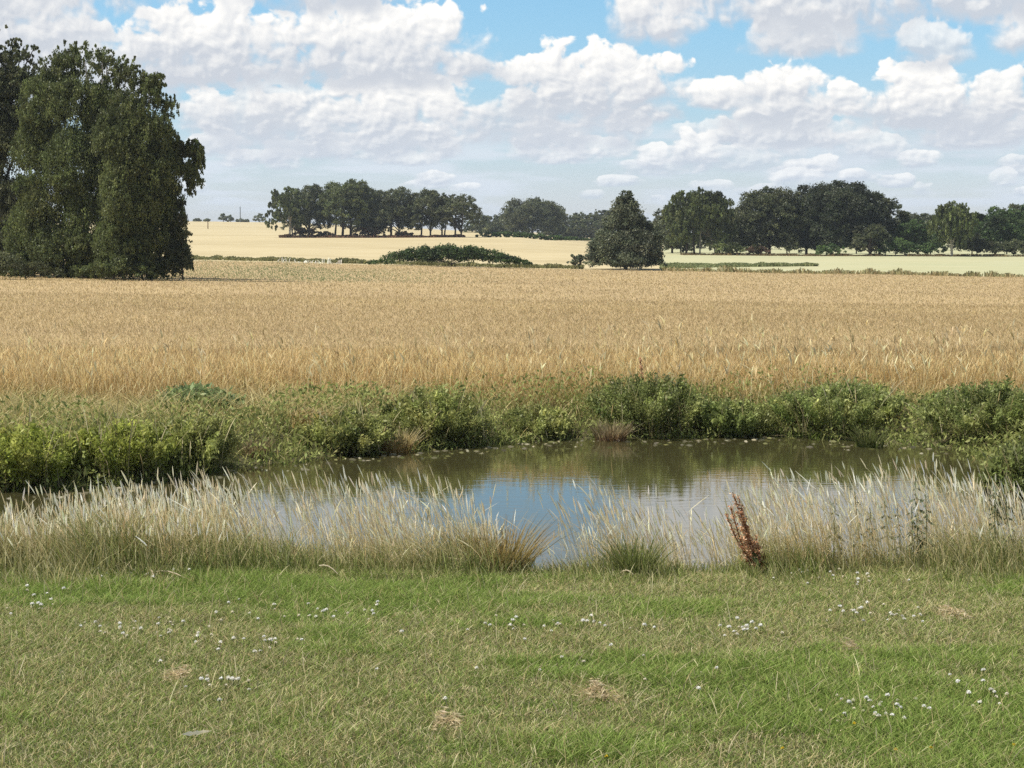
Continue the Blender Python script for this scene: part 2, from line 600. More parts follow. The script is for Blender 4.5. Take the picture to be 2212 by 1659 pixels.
LX = np.linspace(-22, 22, 89)
sheet_xy('lawn', LX, lambda x: np.linspace(-6, 15.3, 60), m_lawn)
sheet_xy('pond_bank', LX, lambda x: np.linspace(15.3, FIELD_Y, 110), m_bank)
US = np.unique(np.concatenate([np.linspace(-.5, .5, 121), np.linspace(-1.1, 1.1, 60)]))
near_edge = FIELD_Y
sheet_ud('field', np.linspace(-1.1, 1.1, 150), lambda u: np.concatenate([np.linspace(FIELD_Y, 40, 10), np.linspace(44, 200, 40)]), m_tan)
# the far end of the field: pale wheat to the left, pale meadow to the right of the willow
U_SPLIT = (1432 - CX) / FPX
rows_far = np.concatenate([np.linspace(200, 420, 34), np.linspace(435, 900, 32), np.geomspace(930, 4000, 20)])
sheet_ud('pale_wheat_field', np.concatenate([np.linspace(-1.1, -.3, 20), np.linspace(-.29, U_SPLIT, 90)]), lambda u: rows_far, m_pale)
sheet_ud('pale_meadow', np.concatenate([np.linspace(U_SPLIT, .3, 60), np.linspace(.31, 1.1, 20)]), lambda u: rows_far, m_mead)

# side strips so that the near ground reaches as wide as the far fields
for s in (-1, 1):
    xs = np.linspace(22, 60, 20) * s
    sheet_xy('lawn', xs if s > 0 else xs[::-1], lambda x: np.linspace(-6, FIELD_Y, 40), m_lawn)

# ------------------------------------------------------------------ pond water
m_w = bpy.data.materials.new('pond_water')
m_w.use_nodes = True
t = m_w.node_tree
p = t.nodes['Principled BSDF']
p.inputs['Base Color'].default_value = (.050, .046, .019, 1)
p.inputs['Roughness'].default_value = .035
p.inputs['IOR'].default_value = 1.5
p.inputs['Specular IOR Level'].default_value = .8
g_ = node(t, 'ShaderNodeNewGeometry')
mp = node(t, 'ShaderNodeMapping')
mp.inputs['Scale'].default_value = (.8, 2.2, 1)
t.links.new(g_.outputs['Position'], mp.inputs['Vector'])
n1 = node(t, 'ShaderNodeTexNoise')
n1.inputs['Scale'].default_value = 3.0
n1.inputs['Detail'].default_value = 3
t.links.new(mp.outputs[0], n1.inputs['Vector'])
bp = node(t, 'ShaderNodeBump')
bp.inputs['Strength'].default_value = .10
bp.inputs['Distance'].default_value = .02
t.links.new(n1.outputs[0], bp.inputs['Height'])
t.links.new(bp.outputs[0], p.inputs['Normal'])
xs = np.linspace(-12, 8, 21)
ys = np.linspace(16.8, 32, 17)
Xg, Yg = np.meshgrid(xs, ys, indexing='ij')
idx = np.arange(Xg.size).reshape(Xg.shape)
q = np.stack([idx[:-1, :-1], idx[1:, :-1], idx[1:, 1:], idx[:-1, 1:]], -1).reshape(-1, 4)
tag(mesh_obj('pond_water', np.stack([Xg, Yg, np.full_like(Xg, WATER_Z)], -1).reshape(-1, 3), quads=q, mat=m_w, smooth=True), kind='structure')

FLOAT_BITS = True
# ------------------------------------------------------------------ colours
def pal(*cs):
    return np.array(cs, float)


def pick(n, palette, w=None, jit=.18):
    i = rng.choice(len(palette), n, p=None if w is None else np.asarray(w) / np.sum(w))
    return np.clip(palette[i] * (1 + rng.normal(0, jit, (n, 1))) * (1 + rng.normal(0, .022, (n, 3))), .005, .95)


G_GREEN = pal((.16, .245, .045), (.205, .28, .06), (.255, .315, .085))
G_OLIVE = pal((.20, .235, .07), (.265, .295, .10), (.35, .345, .145))
G_STRAW = pal((.56, .49, .27), (.64, .57, .35), (.48, .39, .19))
G_GOLD = pal((.62, .43, .16), (.70, .52, .23), (.50, .33, .12))


def mixpal(n, f, a, b):
    """per-blade choice of palette b with probability f, else a"""
    ca, cb_ = pick(n, a), pick(n, b)
    return np.where((rng.random(n) < f)[:, None], cb_, ca)


# ------------------------------------------------------------------ mown lawn
def scatter_frustum(n, y0, y1, margin=2.6, power=1.0):
    """points in the viewed wedge, area-uniform between y0 and y1"""
    yy = np.sqrt(rng.uniform(y0 ** 2, y1 ** 2, n)) if power == 1 else y0 * (y1 / y0) ** rng.random(n)
    uu = rng.uniform(-1, 1, n)
    return uu * (.275 * yy + margin), yy


G = Geo()
n = 760000
X, Y = scatter_frustum(n, 8.2, 15.7)
Z = ground(X, Y)
dry = fbm(X * .55, Y * 1.1, 11, 4)                    # dry or lush patches
lush = sm(dry, .45, .58) * .9 + .55 * sm(Y, 14.1, 15.2) * sm(fbm(X * .4, Y * .8, 21), .42, .6)
lush = np.clip(lush, 0, 1)
H = rng.uniform(.022, .06, n) * (.8 + .5 * lush) * (.75 + .6 * vnoise(X * 3, Y * 3, 4))
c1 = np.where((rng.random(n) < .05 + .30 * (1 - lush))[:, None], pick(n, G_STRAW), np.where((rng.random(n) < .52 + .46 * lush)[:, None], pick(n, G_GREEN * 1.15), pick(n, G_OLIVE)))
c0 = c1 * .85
ln = rng.normal(0, 1, (n, 2)) * (H * .9)[:, None]
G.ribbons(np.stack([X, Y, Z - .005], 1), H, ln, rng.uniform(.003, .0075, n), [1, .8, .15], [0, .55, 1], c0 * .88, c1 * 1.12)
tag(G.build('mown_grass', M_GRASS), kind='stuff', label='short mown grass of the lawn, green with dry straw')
# a few taller loose stalks left by the mower
G = Geo()
n = 3200
X, Y = scatter_frustum(n, 9.0, 15.5)
H = rng.uniform(.08, .17, n)
cs = pick(n, G_STRAW)
G.ribbons(np.stack([X, Y, ground(X, Y)], 1), H, rng.normal(0, .07, (n, 2)), rng.uniform(.004, .007, n), [1, .9, .7, .2], [0, .4, .75, 1], cs * .8, cs)
tag(G.build('loose_grass_stalks', M_STRAW), kind='stuff', label='loose dry grass stalks standing out of the lawn')

# ------------------------------------------------------------------ tall seeding grass on the near bank
_tx = [-400, 0, 150, 300, 450, 560, 700, 850, 1000, 1060, 1120, 1190, 1240, 1330, 1430, 1500, 1570, 1640, 1720, 1830, 1950, 2050, 2130, 2212, 2600]
_ty = [1100, 1100, 1075, 1055, 1050, 1040, 1035, 1045, 1040, 1080, 1130, 1150, 1090, 1060, 1075, 1110, 1110, 1060, 1040, 1035, 1020, 1015, 1020, 1060, 1060]
_td = [1, 1, 1, 1, .95, .7, .66, .72, .72, .5, .12, .08, .22, .42, .34, .12, .12, .55, .62, .34, .34, .65, .65, .4, .5]   # stalk density


def col_of(X, Y, Z):
    return CX + FPX * X / (Y * math.cos(PITCH) + (EYE - Z) * math.sin(PITCH))


def bank_points(n, y0, y1):
    Y = rng.uniform(y0, y1, n)
    X = rng.uniform(-1, 1, n) * (.275 * Y + 3.2)
    return X, Y, ground(X, Y)


G = Geo()
# green and tawny undergrowth of leaf blades
n = 84000
X, Y, Z = bank_points(n, 14.7, 17.5)
px = col_of(X, Y, Z)
dens = np.interp(px, _tx, _td)
keep = rng.random(n) < np.clip(.35 + dens * .8, 0, 1) * (.4 + .6 * sm(Y + .9 * (fbm(X * 1.1, Y * .6, 31) - .5), 14.75, 15.6))
X, Y, Z, px, dens = X[keep], Y[keep], Z[keep], px[keep], dens[keep]
n = len(X)
H = rng.uniform(.10, .48, n) * (.3 + .9 * sm(Y + .8 * (fbm(X * 1.1, Y * .6, 31) - .5), 14.8, 15.9)) * (.30 + .75 * dens) * (.6 + .8 * vnoise(X * 1.6, Y * 1.6, 33))
tawny = np.clip(.14 + .5 * sm(vnoise(X * .8, Y * .5, 35), .35, .7) + .25 * (px < 420), 0, 1)
c0 = mixpal(n, .15 + 0 * tawny, G_GREEN * .9, G_OLIVE)
c1 = mixpal(n, tawny, G_OLIVE * 1.0, G_STRAW * .95)
G.ribbons(np.stack([X, Y, Z - .02], 1), H, rng.normal([-.05, 0], .12, (n, 2)) * (H / .35)[:, None], rng.uniform(.005, .011, n), [1, .9, .6, .1], [0, .4, .75, 1], c0, c1, cpow=.8)
tag(G.build('bank_grass', M_GRASS), kind='stuff', label='long green and tawny grass along the near bank')

G = Geo()
n = 19500
X, Y, Z = bank_points(n, 15.45, 17.3)
px = col_of(X, Y, Z)
dens = np.interp(px, _tx, _td)
clump = fbm(X * 1.3, Y * 1.0, 41, 3)
keep = rng.random(n) < np.clip(dens * (.35 + 1.3 * sm(clump, .42, .62)), 0, 1)
X, Y, Z, px = X[keep], Y[keep], Z[keep], px[keep]
n = len(X)
top = np.interp(px, _tx, _ty) + rng.normal(0, 22, n) + 22 + 120 * rng.random(n) ** 1.4
tz = EYE - np.tan(PITCH + np.arctan((top - CY) / FPX)) * Y
H = np.clip(tz - Z, .35, 1.35)
tawny = np.where(px < 520, .5, .12)[:, None]
stem1 = pick(n, pal((.80, .66, .39), (.86, .74, .48), (.72, .55, .29)))
stem0 = np.where(rng.random((n, 1)) < tawny, pick(n, G_GOLD * .75), pick(n, G_OLIVE * 1.1))
left = np.where(px < 480, -.06, -.20)
wild_ = np.where(rng.random(n) < .18, 3.0, 1.0)
ln = np.stack([rng.normal(left, .11 * wild_), rng.normal(0, .12, n) * wild_], 1) * H[:, None]
H = H * np.where(wild_ > 1, .88, 1)
tip = G.ribbons(np.stack([X, Y, Z - .02], 1), H, ln, rng.uniform(.003, .0046, n), [1.1, 1, .9, .8], [0, .4, .75, 1], stem0, stem1, bend=1.7, cpow=.7)
head = pick(n, pal((.95, .88, .68), (.93, .81, .57), (.95, .93, .80)), jit=.10)
HL = rng.uniform(.07, .15, n)
hl = ln * (.25 + .5 * rng.random((n, 1)))
for rot in (0, 1.57):
    yw = rng.uniform(0, math.pi, n) + rot
    G.ribbons(tip - np.array([0, 0, .01]), HL, hl * (HL / H * 3.0)[:, None], rng.uniform(.008, .016, n), [.25, 1, .85, .15], [0, .3, .7, 1], head * .95, head, yaw=yw, bend=1.2)
# narrow straw leaves hanging on the stems
m = int(n * 1.3)
i = rng.integers(0, n, m)
hb = rng.uniform(.15, .7, m)
bs = np.stack([X[i] + ln[i, 0] * hb ** 1.7, Y[i] + ln[i, 1] * hb ** 1.7, Z[i] + H[i] * hb], 1)
G.ribbons(bs, rng.uniform(.02, .16, m), rng.normal([-.05, 0], .10, (m, 2)), rng.uniform(.003, .006, m), [.6, 1, .7, .1], [0, .3, .7, 1], stem1[i] * .9, stem1[i], bend=1.4)
tag(G.build('seeding_grass', M_STRAW), kind='stuff', label='tall pale seeding grass leaning over the near edge of the pond')

# ------------------------------------------------------------------ grass of the far bank
G = Geo()
n = 90000
Y = rng.uniform(17.2, 35.0, n)
X = rng.uniform(-1, 1, n) * (.275 * Y + 3.6)
ysh = far_shore(X)
d = np.maximum(np.where(X > 6.0, X - 6.8, -9), Y - ysh)
keep = (d > -.15) & (Y < 33.6)
X, Y, d = X[keep], Y[keep], d[keep]
n = len(X)
Z = ground(X, Y)
px = col_of(X, Y, Z)
wild = fbm(X * .7, Y * .5, 51)
f = np.clip(sm(d, .6, 3.5) * .8 + .15 + .55 * (wild - .45) * 2, 0, 1) * np.where(px > 500, 1, .9)
H = rng.uniform(.14, .48, n) * (.45 + .6 * sm(d, -.2, 1.5)) * (.6 + .8 * vnoise(X * .9, Y * .9, 53))
c0 = mixpal(n, f * .6, G_GREEN * .9, G_OLIVE)
c1 = mixpal(n, f, G_OLIVE * np.array([1.0, 1.0, .85]), G_STRAW * np.array([1.05, .98, .85]))
G.ribbons(np.stack([X, Y, Z - .02], 1), H, rng.normal([-.04, -.04], .32, (n, 2)) * (H / .4)[:, None], rng.uniform(.010, .022, n), [1, .9, .7, .15], [0, .4, .75, 1], c0, c1)
tag(G.build('far_bank_grass', M_GRASS), kind='stuff', label='rank green and straw grass on the far bank of the pond')

# leafy herbs between the grasses of the far bank
G = Geo()
n = 130000
Y = rng.uniform(17.2, 33.0, n)
X = rng.uniform(-1, 1, n) * (.275 * Y + 3.6)
d = np.maximum(np.where(X > 6.0, X - 6.8, -9), Y - far_shore(X))
dens = sm(fbm(X * .8, Y * .8, 57), .28, .52) * (1 - sm(d + 2.5 * (vnoise(X * .55, Y * .3, 73) - .4), 1.7, 4.8))
keep = (d > -.2) & (rng.random(n) < dens)
X, Y, d = X[keep], Y[keep], d[keep]
n = len(X)
hz = rng.random(n) ** .6 * (.18 + .55 * vnoise(X * 1.1, Y * 1.1, 58)) * (.5 + .5 * sm(d, -.2, .8))
ax = rng.normal(0, .7, (n, 3)) + [0, 0, .6]
ax /= np.linalg.norm(ax, axis=1)[:, None]
L = rng.uniform(.05, .11, n)
tone = vnoise(X * .5, Y * .5, 59)[:, None]
G.leaves(np.stack([X, Y, ground(X, Y) + hz], 1), ax, L, L * .4, pick(n, pal((.27, .305, .09), (.33, .35, .11), (.22, .26, .075))) * (1 - tone * .4) + pick(n, G_OLIVE) * tone * .4)
tag(G.build('bank_weeds', M_GRASS), kind='stuff', label='leafy green weeds between the grasses of the far bank')

# bits of scum and fallen leaves drifting along the far water edge
G = Geo()
n = 420
X = rng.uniform(-10.5, 6.5, n)
Y = far_shore(X) - np.abs(rng.normal(0, .55, n)) - .05
ax = np.stack([np.cos(rng.uniform(0, 6.28, n)), rng.normal(0, .3, n), rng.normal(0, .03, n)], 1)
ax /= np.linalg.norm(ax, axis=1)[:, None]
L = rng.uniform(.03, .12, n)
G.leaves(np.stack([X, Y, np.full(n, WATER_Z + .006)], 1), ax, L, L * .3, pick(n, pal((.40, .36, .22), (.22, .22, .08), (.55, .50, .36))))
tag(G.build('floating_debris', M_GRASS), kind='stuff', label='scum and fallen leaves floating along the far water edge')

# ------------------------------------------------------------------ tan crop of the field
G = Geo()
def crop(n, y0, y1, hmin, hmax, wpx, gold, sink, edge=False):
    Y = y0 * (y1 / y0) ** rng.random(n)
    X = rng.uniform(-1, 1, n) * (.29 * Y + 4)
    ramp = np.ones(n)
    if edge:        # the crop thins out raggedly towards the bank
        e0 = 32.4 + 2.0 * (fbm(X * .35, Y * .2, 67) - .5) - .9 * sm(-X, 2, 8)
        ramp = sm(Y, e0 - 1.1, e0 + .9)
        kp_ = (rng.random(n) < .06 + .94 * ramp) & (Y - far_shore(X) > .8)
        X, Y, ramp = X[kp_], Y[kp_], ramp[kp_]
        n = len(X)
    Z = ground(X, Y)
    px = col_of(X, Y, Z)
    H = rng.uniform(hmin, hmax, n) * (.45 + .55 * ramp) * (.85 + .3 * fbm(X * .25, Y * .12, 61))
    if edge:
        H = np.minimum(H, np.maximum(.60 - Z + rng.normal(0, .06, n), .12)) 
    w = wpx * Y / (FPX * .463)
    patch = .5 + 1.5 * (fbm(X * .03, Y * .13, 63, 4) - .5)
    redd = pal((.465, .37, .20), (.52, .42, .235), (.42, .33, .172))
    yell = pal((.60, .49, .265), (.67, .555, .32), (.54, .43, .22))
    fy = np.clip(gold + .9 * (patch - .5) + .25 * sm(Y, 90, 190) - .85 * sm(Y + 5 * (fbm(X * .5, Y * .4, 69) - .5), 34.0, 37.5) * (y0 < 35), 0, 1)
    c1 = mixpal(n, fy, redd, yell)
    # the greener damp hollow near the far edge
    green = np.exp(-((px - 680) / 230) ** 2) * sm(Y, 104, 118) * (1 - sm(Y, 150, 175)) * 1.0 + .35 * sm(Y, 95, 120) * (px < 700)
    c1 = np.where((rng.random(n) < green)[:, None], pick(n, pal((.20, .25, .11), (.25, .28, .13))), c1)
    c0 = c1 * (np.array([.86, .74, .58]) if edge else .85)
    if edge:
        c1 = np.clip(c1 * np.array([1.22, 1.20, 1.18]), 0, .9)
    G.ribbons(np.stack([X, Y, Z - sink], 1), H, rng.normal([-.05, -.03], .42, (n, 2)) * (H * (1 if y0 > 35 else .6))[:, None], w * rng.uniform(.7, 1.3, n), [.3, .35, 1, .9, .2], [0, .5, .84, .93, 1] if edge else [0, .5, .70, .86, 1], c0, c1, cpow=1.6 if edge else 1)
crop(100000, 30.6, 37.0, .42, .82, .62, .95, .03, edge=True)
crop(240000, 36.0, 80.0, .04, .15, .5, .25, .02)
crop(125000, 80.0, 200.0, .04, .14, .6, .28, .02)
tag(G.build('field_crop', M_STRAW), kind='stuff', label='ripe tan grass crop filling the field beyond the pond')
# light oat-like tufts that overtop the crop along its near edge
G = Geo()
n = 1100
Y = rng.uniform(31.5, 36, n)
X = rng.uniform(-1, 1, n) * (.275 * Y + 1)
Z = ground(X, Y)
px = col_of(X, Y, Z)
kp = rng.random(n) < np.where(px > 1250, .8, .30)
X, Y, Z = X[kp], Y[kp], Z[kp]
n = len(X)
H = rng.uniform(.55, .95, n)
ln = rng.normal([-.05, 0], .12, (n, 2))
cs = pick(n, pal((.74, .62, .34), (.80, .70, .44)))
tip = G.ribbons(np.stack([X, Y, Z], 1), H, ln, np.full(n, .008), [1, 1, .8], [0, .6, 1], cs * .8, cs)
for r_ in range(2):
    G.ribbons(tip - np.array([0, 0, .05]), rng.uniform(.10, .2, n), rng.normal(-.03, .06, (n, 2)), rng.uniform(.02, .035, n), [.3, 1, .8, .2], [0, .3, .7, 1], cs, cs * 1.1)
tag(G.build('wild_oat_tufts', M_STRAW), kind='stuff', label='pale wild oats standing above the near edge of the field')

# ------------------------------------------------------------------ bushes
def unit(v):
    return v / (np.linalg.norm(v, axis=-1, keepdims=True) + 1e-9)


def bush(name, label, cat, x, base_y, top_y, hw, palette, dist=None, base_z=WATER_Z, nst=90, lps=150, leaf=.046, group=None, up=.75, dead=0.0, jit=.25):
    """many arching stems with leaves, filling a dome given in photo columns and rows"""
    if dist is None:
        dist = (EYE - base_z) / tan_down(base_y) + hw / FPX * 30 * .6
    X0 = place_x(x, dist, base_z)
    z0 = gz(X0, dist)
    z0 = max(z0, base_z)
    Hh = (z_at(top_y, dist) - z0) * 1.12
    Wm = hw * dist / FPX * 1.08
    o = thing(name, label, cat, (X0, dist, z0), group)
    gs_, gl = Geo(), Geo()
    pts_all, ax_all, col_all, len_all = [], [], [], []
    Dp = min(Wm, 1.2)
    for s in range(nst):
        th = rng.uniform(0, 2 * math.pi)
        rr = math.sqrt(rng.random())
        b = np.array([math.cos(th) * rr * Wm * .6, math.sin(th) * rr * Dp * .6, 0.0])
        lump = .62 + .55 * vnoise(np.array([b[0] * 1.6 + X0]), np.array([b[1] * 1.6 + dist]), 71)[0]
        hh = Hh * (1.0 - .45 * rr ** 2) * lump * rng.uniform(.75, 1.08)
        e = b + np.array([math.cos(th) * rr * Wm * .42 + rng.normal(0, .06), math.sin(th) * rr * Dp * .42 + rng.normal(0, .06), hh])
        ts_ = np.linspace(0, 1, 5)[:, None]
        pts = b + (e - b) * ts_ + np.array([0, 0, 1]) * hh * .18 * (ts_ * (1 - ts_)) * 2
        if s % 3 == 0:
            gs_.tube(pts, np.linspace(.010, .004, 5), pick(1, pal((.12, .10, .05), (.17, .15, .08)))[0], n=3)
        tt = rng.uniform(.12, 1, lps) ** .8
        pos = b + (e - b) * tt[:, None] + np.array([0, 0, 1]) * (hh * .36 * (tt * (1 - tt)))[:, None]
        pos = pos + rng.normal(0, leaf * .9, (lps, 3))
        ax = unit(rng.normal(0, .7, (lps, 3)) + np.array([math.cos(th) * .5, math.sin(th) * .5, up]))
        base_c = pick(1, palette, jit=jit)[0]
        c = base_c * (1 + rng.normal(0, .2, (lps, 1)))
        pts_all.append(pos)
        ax_all.append(ax)
        col_all.append(np.clip(c, .01, .9))
        len_all.append(rng.uniform(.6, 1.5, lps) * leaf * rng.choice([.7, 1.0, 1.5]))
    L = np.concatenate(len_all)
    P = np.concatenate(pts_all)
    P[:, 2] = np.maximum(P[:, 2], .01)
    gl.leaves(P, np.concatenate(ax_all), L, L * .42, np.concatenate(col_all))
    m_ = int(nst * .5)
    th = rng.uniform(0, 2 * math.pi, m_)
    rr = np.sqrt(rng.random(m_))
    bs_ = np.stack([np.cos(th) * rr * Wm * .9, np.sin(th) * rr * Dp * .9, np.zeros(m_)], 1)
    cs_ = pick(m_, G_STRAW * .95)
    gs_.ribbons(bs_, Hh * rng.uniform(.5, 1.22, m_) * (1 - .35 * rr ** 2), rng.normal([-.05, 0], .16, (m_, 2)), rng.uniform(.010, .018, m_), [.8, .7, 1, .9, .2], [0, .5, .8, .9, 1], cs_ * .7, cs_)
    gs_.build('stems', M_STRAW, o)
    gl.build('foliage', M_LEAF, o)
    return o


B_YEL = pal((.36, .42, .075), (.43, .47, .10), (.29, .35, .06)) * np.array([.98, .95, 1.12])
B_OLV = pal((.32, .36, .095), (.39, .41, .12), (.25, .29, .075)) * np.array([.98, .95, 1.12])
B_DRK = pal((.235, .285, .075), (.295, .33, .10), (.185, .23, .06)) * np.array([.98, .95, 1.12])
B_GRY = pal((.25, .33, .13), (.31, .37, .16), (.20, .27, .10)) * np.array([.95, .95, 1.0])
GB = 'weedy bushes on the far bank of the pond'
bush('bank_bush', 'bright yellow-green leafy bush at the far left end of the pond bank', 'bush', 50, 1062, 895, 120, B_YEL, nst=150, group=GB)
bush('bank_bush', 'yellow-green bush with overhanging blades, right of the brightest bush at the left pond end', 'bush', 265, 1045, 885, 110, B_YEL * .95, nst=140, group=GB)
bush('bank_bush', 'dull olive bush sloping down to the pond beside the yellow-green bushes', 'bush', 425, 1026, 905, 82, B_OLV, nst=100, group=GB)
bush('herb_clump', 'blue-green low herb clump behind the left bushes, under the golden field edge', 'bush', 430, 930, 848, 85, B_GRY, dist=30.6, base_z=-.3, nst=90, leaf=.07)
bush('bank_bush', 'compact rounded bush with a dark hollow under it, beside the flattened tawny grass', 'bush', 750, 985, 880, 92, B_OLV * .95, nst=130, group=GB)
bush('bank_bush', 'broad olive bush overhanging dark undercut bank in the middle of the pond', 'bush', 945, 967, 856, 112, B_OLV, nst=140, group=GB)
bush('bank_bush', 'small low bush between the broad olive bush and the largest dark bush', 'bush', 1160, 950, 882, 72, B_OLV, nst=80, group=GB)
bush('bank_bush', 'largest dark green bush, with a rusty dock spike on top and a dead tussock below', 'bush', 1400, 945, 818, 130, B_DRK, nst=190, group=GB)
bush('bank_bush', 'low dark bush filling the dip between the two big dark bushes', 'bush', 1590, 945, 868, 80, B_DRK * 1.1, nst=100, group=GB)
bush('bank_bush', 'wide domed grey-green bush, second of the big bushes on the far bank', 'bush', 1795, 947, 818, 145, B_DRK * 1.25, nst=200, group=GB)
bush('bank_bush', 'dark bush with bright top at the far right end of the pond', 'bush', 2125, 972, 845, 140, B_DRK * 1.1, nst=190, group=GB)
bush('bank_bush', 'dark bush cut off by the right picture edge, on the near side of the water', 'bush', 2205, 1150, 985, 62, B_DRK, dist=20.5, base_z=-.35, nst=130, leaf=.05, group=GB)


def tussock(name, label, x, Y, H, r, c0p, c1p, n=900, spread=.5, droop=0.0, lean=(0, 0), group=None, z=None, w=.008):
    X0 = place_x(x, Y, 0)
    z0 = gz(X0, Y) if z is None else z
    g_ = Geo()
    th = rng.uniform(0, 2 * math.pi, n)
    rr = np.sqrt(rng.random(n)) * r
    b = np.stack([np.cos(th) * rr, np.sin(th) * rr, np.full(n, -.02)], 1)
    hh = H * rng.uniform(.45, 1.05, n)
    ln = np.stack([np.cos(th), np.sin(th)], 1) * (rr / r * spread * hh)[:, None] + rng.normal(0, .08, (n, 2)) + np.array(lean) * hh[:, None]
    g_.ribbons(b, hh, ln, np.full(n, w) * rng.uniform(.6, 1.3, n), [1, .9, .7, .15], [0, .4, .75, 1], pick(n, c0p), pick(n, c1p))
    if droop:
        v = g_.v[0]
        K = v.reshape(n, 4, 2, 3)
        K[:, 2:, :, 2] -= (droop * hh)[:, None, None] * np.array([.3, 1.0])[None, :, None]
    o = g_.build(name, M_STRAW, loc=(X0, Y, z0))
    return tag(o, label, 'grass tussock', group)


RUST = pal((.24, .14, .075), (.30, .19, .10), (.18, .11, .06))
tussock('dead_grass_tussock', 'rust-brown dead grass tussock hanging to the water under the largest dark bush', 1320, 30.2, .34, .24, RUST, G_STRAW * .55, n=320, spread=.7, z=WATER_Z, w=.014)
tussock('grass_tussock', 'flattened tawny grass bunch swept over beside the compact dark-hollow bush', 670, 28.9, .55, .30, G_GOLD * .8, G_STRAW, n=420, spread=.3, lean=(.35, -.2), droop=.25, w=.015)
tussock('grass_tussock', 'tawny dead grass bunch at the water edge right of the dark-hollow bush', 855, 28.6, .40, .28, G_GOLD * .8, G_STRAW, n=320, spread=.6, w=.014, z=WATER_Z)
tussock('dead_grass_tussock', 'brown withered tussock in the low dip left of the flattened tawny bunch', 545, 27.4, .34, .22, RUST, G_STRAW * .6, n=160, spread=.5, w=.014)
tussock('grass_tussock', 'dark green tussock standing at the lawn edge below the open water', 1370, 15.55, .36, .17, G_GREEN * .6, G_OLIVE * .8, n=420, spread=.6)
tussock('grass_tussock', 'rusty-tinged tussock at the left of the open gap in the tall grass', 1085, 15.7, .50, .22, G_OLIVE * .7, G_GOLD * .7, n=420, spread=.7, lean=(.15, 0))
tussock('grass_tussock', 'dark sedge tussock on the far water edge under the domed grey-green bush', 1880, 29.2, .36, .2, G_GREEN * .35, G_OLIVE * .55, n=160, spread=.55, z=WATER_Z, w=.014)


# ------------------------------------------------------------------ red docks
def dock(label, xb, Y, xt, top_y, nbr, gauge, spread):
    X0 = place_x(xb, Y, 0)
    z0 = gz(X0, Y)
    o = thing('dock_plant', label, 'dock plant', (X0, Y, z0))
    topX = place_x(xt, Y, .8) - X0
    Hh = z_at(top_y, Y) - z0
    gs_, gd, gl = Geo(), Geo(), Geo()
    P, A_, L_, Cc = [], [], [], []
    for k in range(nbr):
        f = 1 if k == 0 else rng.uniform(.4, .97)
        side = 0 if k == 0 else rng.normal(0, spread)
        b = np.array([rng.normal(0, .02), rng.normal(0, .02), 0])
        e = np.array([topX * f + side, rng.normal(0, spread), Hh * f])
        tt = np.linspace(0, 1, 6)[:, None]
        pts = b + (e - b) * tt + np.array([side * .3, 0, 0]) * np.sin(tt * 3.14)
        gs_.tube(pts, np.linspace(.008, .003, 6) * gauge, pick(1, RUST)[0], n=4)
        m_ = int(330 * f)
        ti = rng.uniform(.22, 1, m_)
        pp = np.stack([np.interp(ti, tt[:, 0], pts[:, j]) for j in range(3)], 1)
        whorl = .6 + .4 * np.sin(ti * 46)
        pp += rng.normal(0, 1, (m_, 3)) * (np.array([.026, .026, .012]) * gauge) * ((1.15 - .75 * ti) * whorl)[:, None]
        P.append(pp)
        A_.append(unit(rng.normal(size=(m_, 3)) + [0, 0, .4]))
        L_.append(rng.uniform(.012, .022, m_) * gauge)
        Cc.append(pick(m_, pal((.64, .35, .19), (.72, .46, .28), (.54, .26, .13), (.78, .56, .38)), jit=.2))
    L_ = np.concatenate(L_)
    gd.leaves(np.concatenate(P), np.concatenate(A_), L_ * 1.1, L_ * .9, np.concatenate(Cc))
    m_ = 24
    ti = rng.uniform(.02, .35, m_)
    gl.leaves(np.stack([topX * ti + rng.normal(0, .04, m_), rng.normal(0, .04, m_), Hh * ti], 1), unit(rng.normal(0, .6, (m_, 3)) + [0, 0, -.3]), .11 * gauge, .035 * gauge, pick(m_, pal((.07, .09, .03), (.16, .09, .04))))
    gs_.build('stem', M_BARK, o)
    gd.build('seed_panicle', M_LEAF, o)
    gl.build('foliage', M_LEAF, o)


dock('rust-red seeding dock leaning left in the tall grass of the near bank', 1645, 15.4, 1583, 1064, 11, .95, .042)
dock('small brown dock spike standing on top of the largest dark bush', 1398, 31.6, 1382, 772, 2, 1.5, .05)


# ------------------------------------------------------------------ nettles
def nettle(label, x, Y, top_y, s, group):
    X0 = place_x(x, Y, 0)
    z0 = gz(X0, Y)
    Hh = z_at(top_y, Y) - z0
    o = thing('nettle', label, 'nettle', (X0, Y, z0), group)
    gs_, gl = Geo(), Geo()
    tt = np.linspace(0, 1, 6)[:, None]
    ln = np.array([rng.normal(-.05, .04), rng.normal(0, .04), Hh])
    pts = tt * ln
    gs_.tube(pts, np.linspace(.006, .003, 6), (.10, .11, .05), n=4)
    P, A_, L_ = [], [], []
    nt_ = int(Hh / .055)
    for k in range(nt_):
        f = .22 + .78 * k / nt_
        a0 = k * 1.57 + rng.normal(0, .2)
        ll = (.09 * (1.15 - f * .75) + .01) * s
        for j in range(2):
            a = a0 + j * math.pi
            dr = np.array([math.cos(a), math.sin(a), -.55])
            dr /= np.linalg.norm(dr)
            P.append(f * ln + dr * ll * .6)
            A_.append(dr)
            L_.append(ll)
            if f > .5:      # catkins
                P.append(f * ln + dr * ll * .3 + rng.normal(0, .008, 3))
                A_.append(unit(dr + [0, 0, -.8]))
                L_.append(ll * .6)
    L_ = np.array(L_)
    gl.leaves(np.array(P), np.array(A_), L_, L_ * .36, pick(len(P), pal((.17, .20, .11), (.22, .24, .14), (.13, .155, .08))))
    gs_.build('stem', M_BARK, o)
    gl.build('foliage', M_LEAF, o)


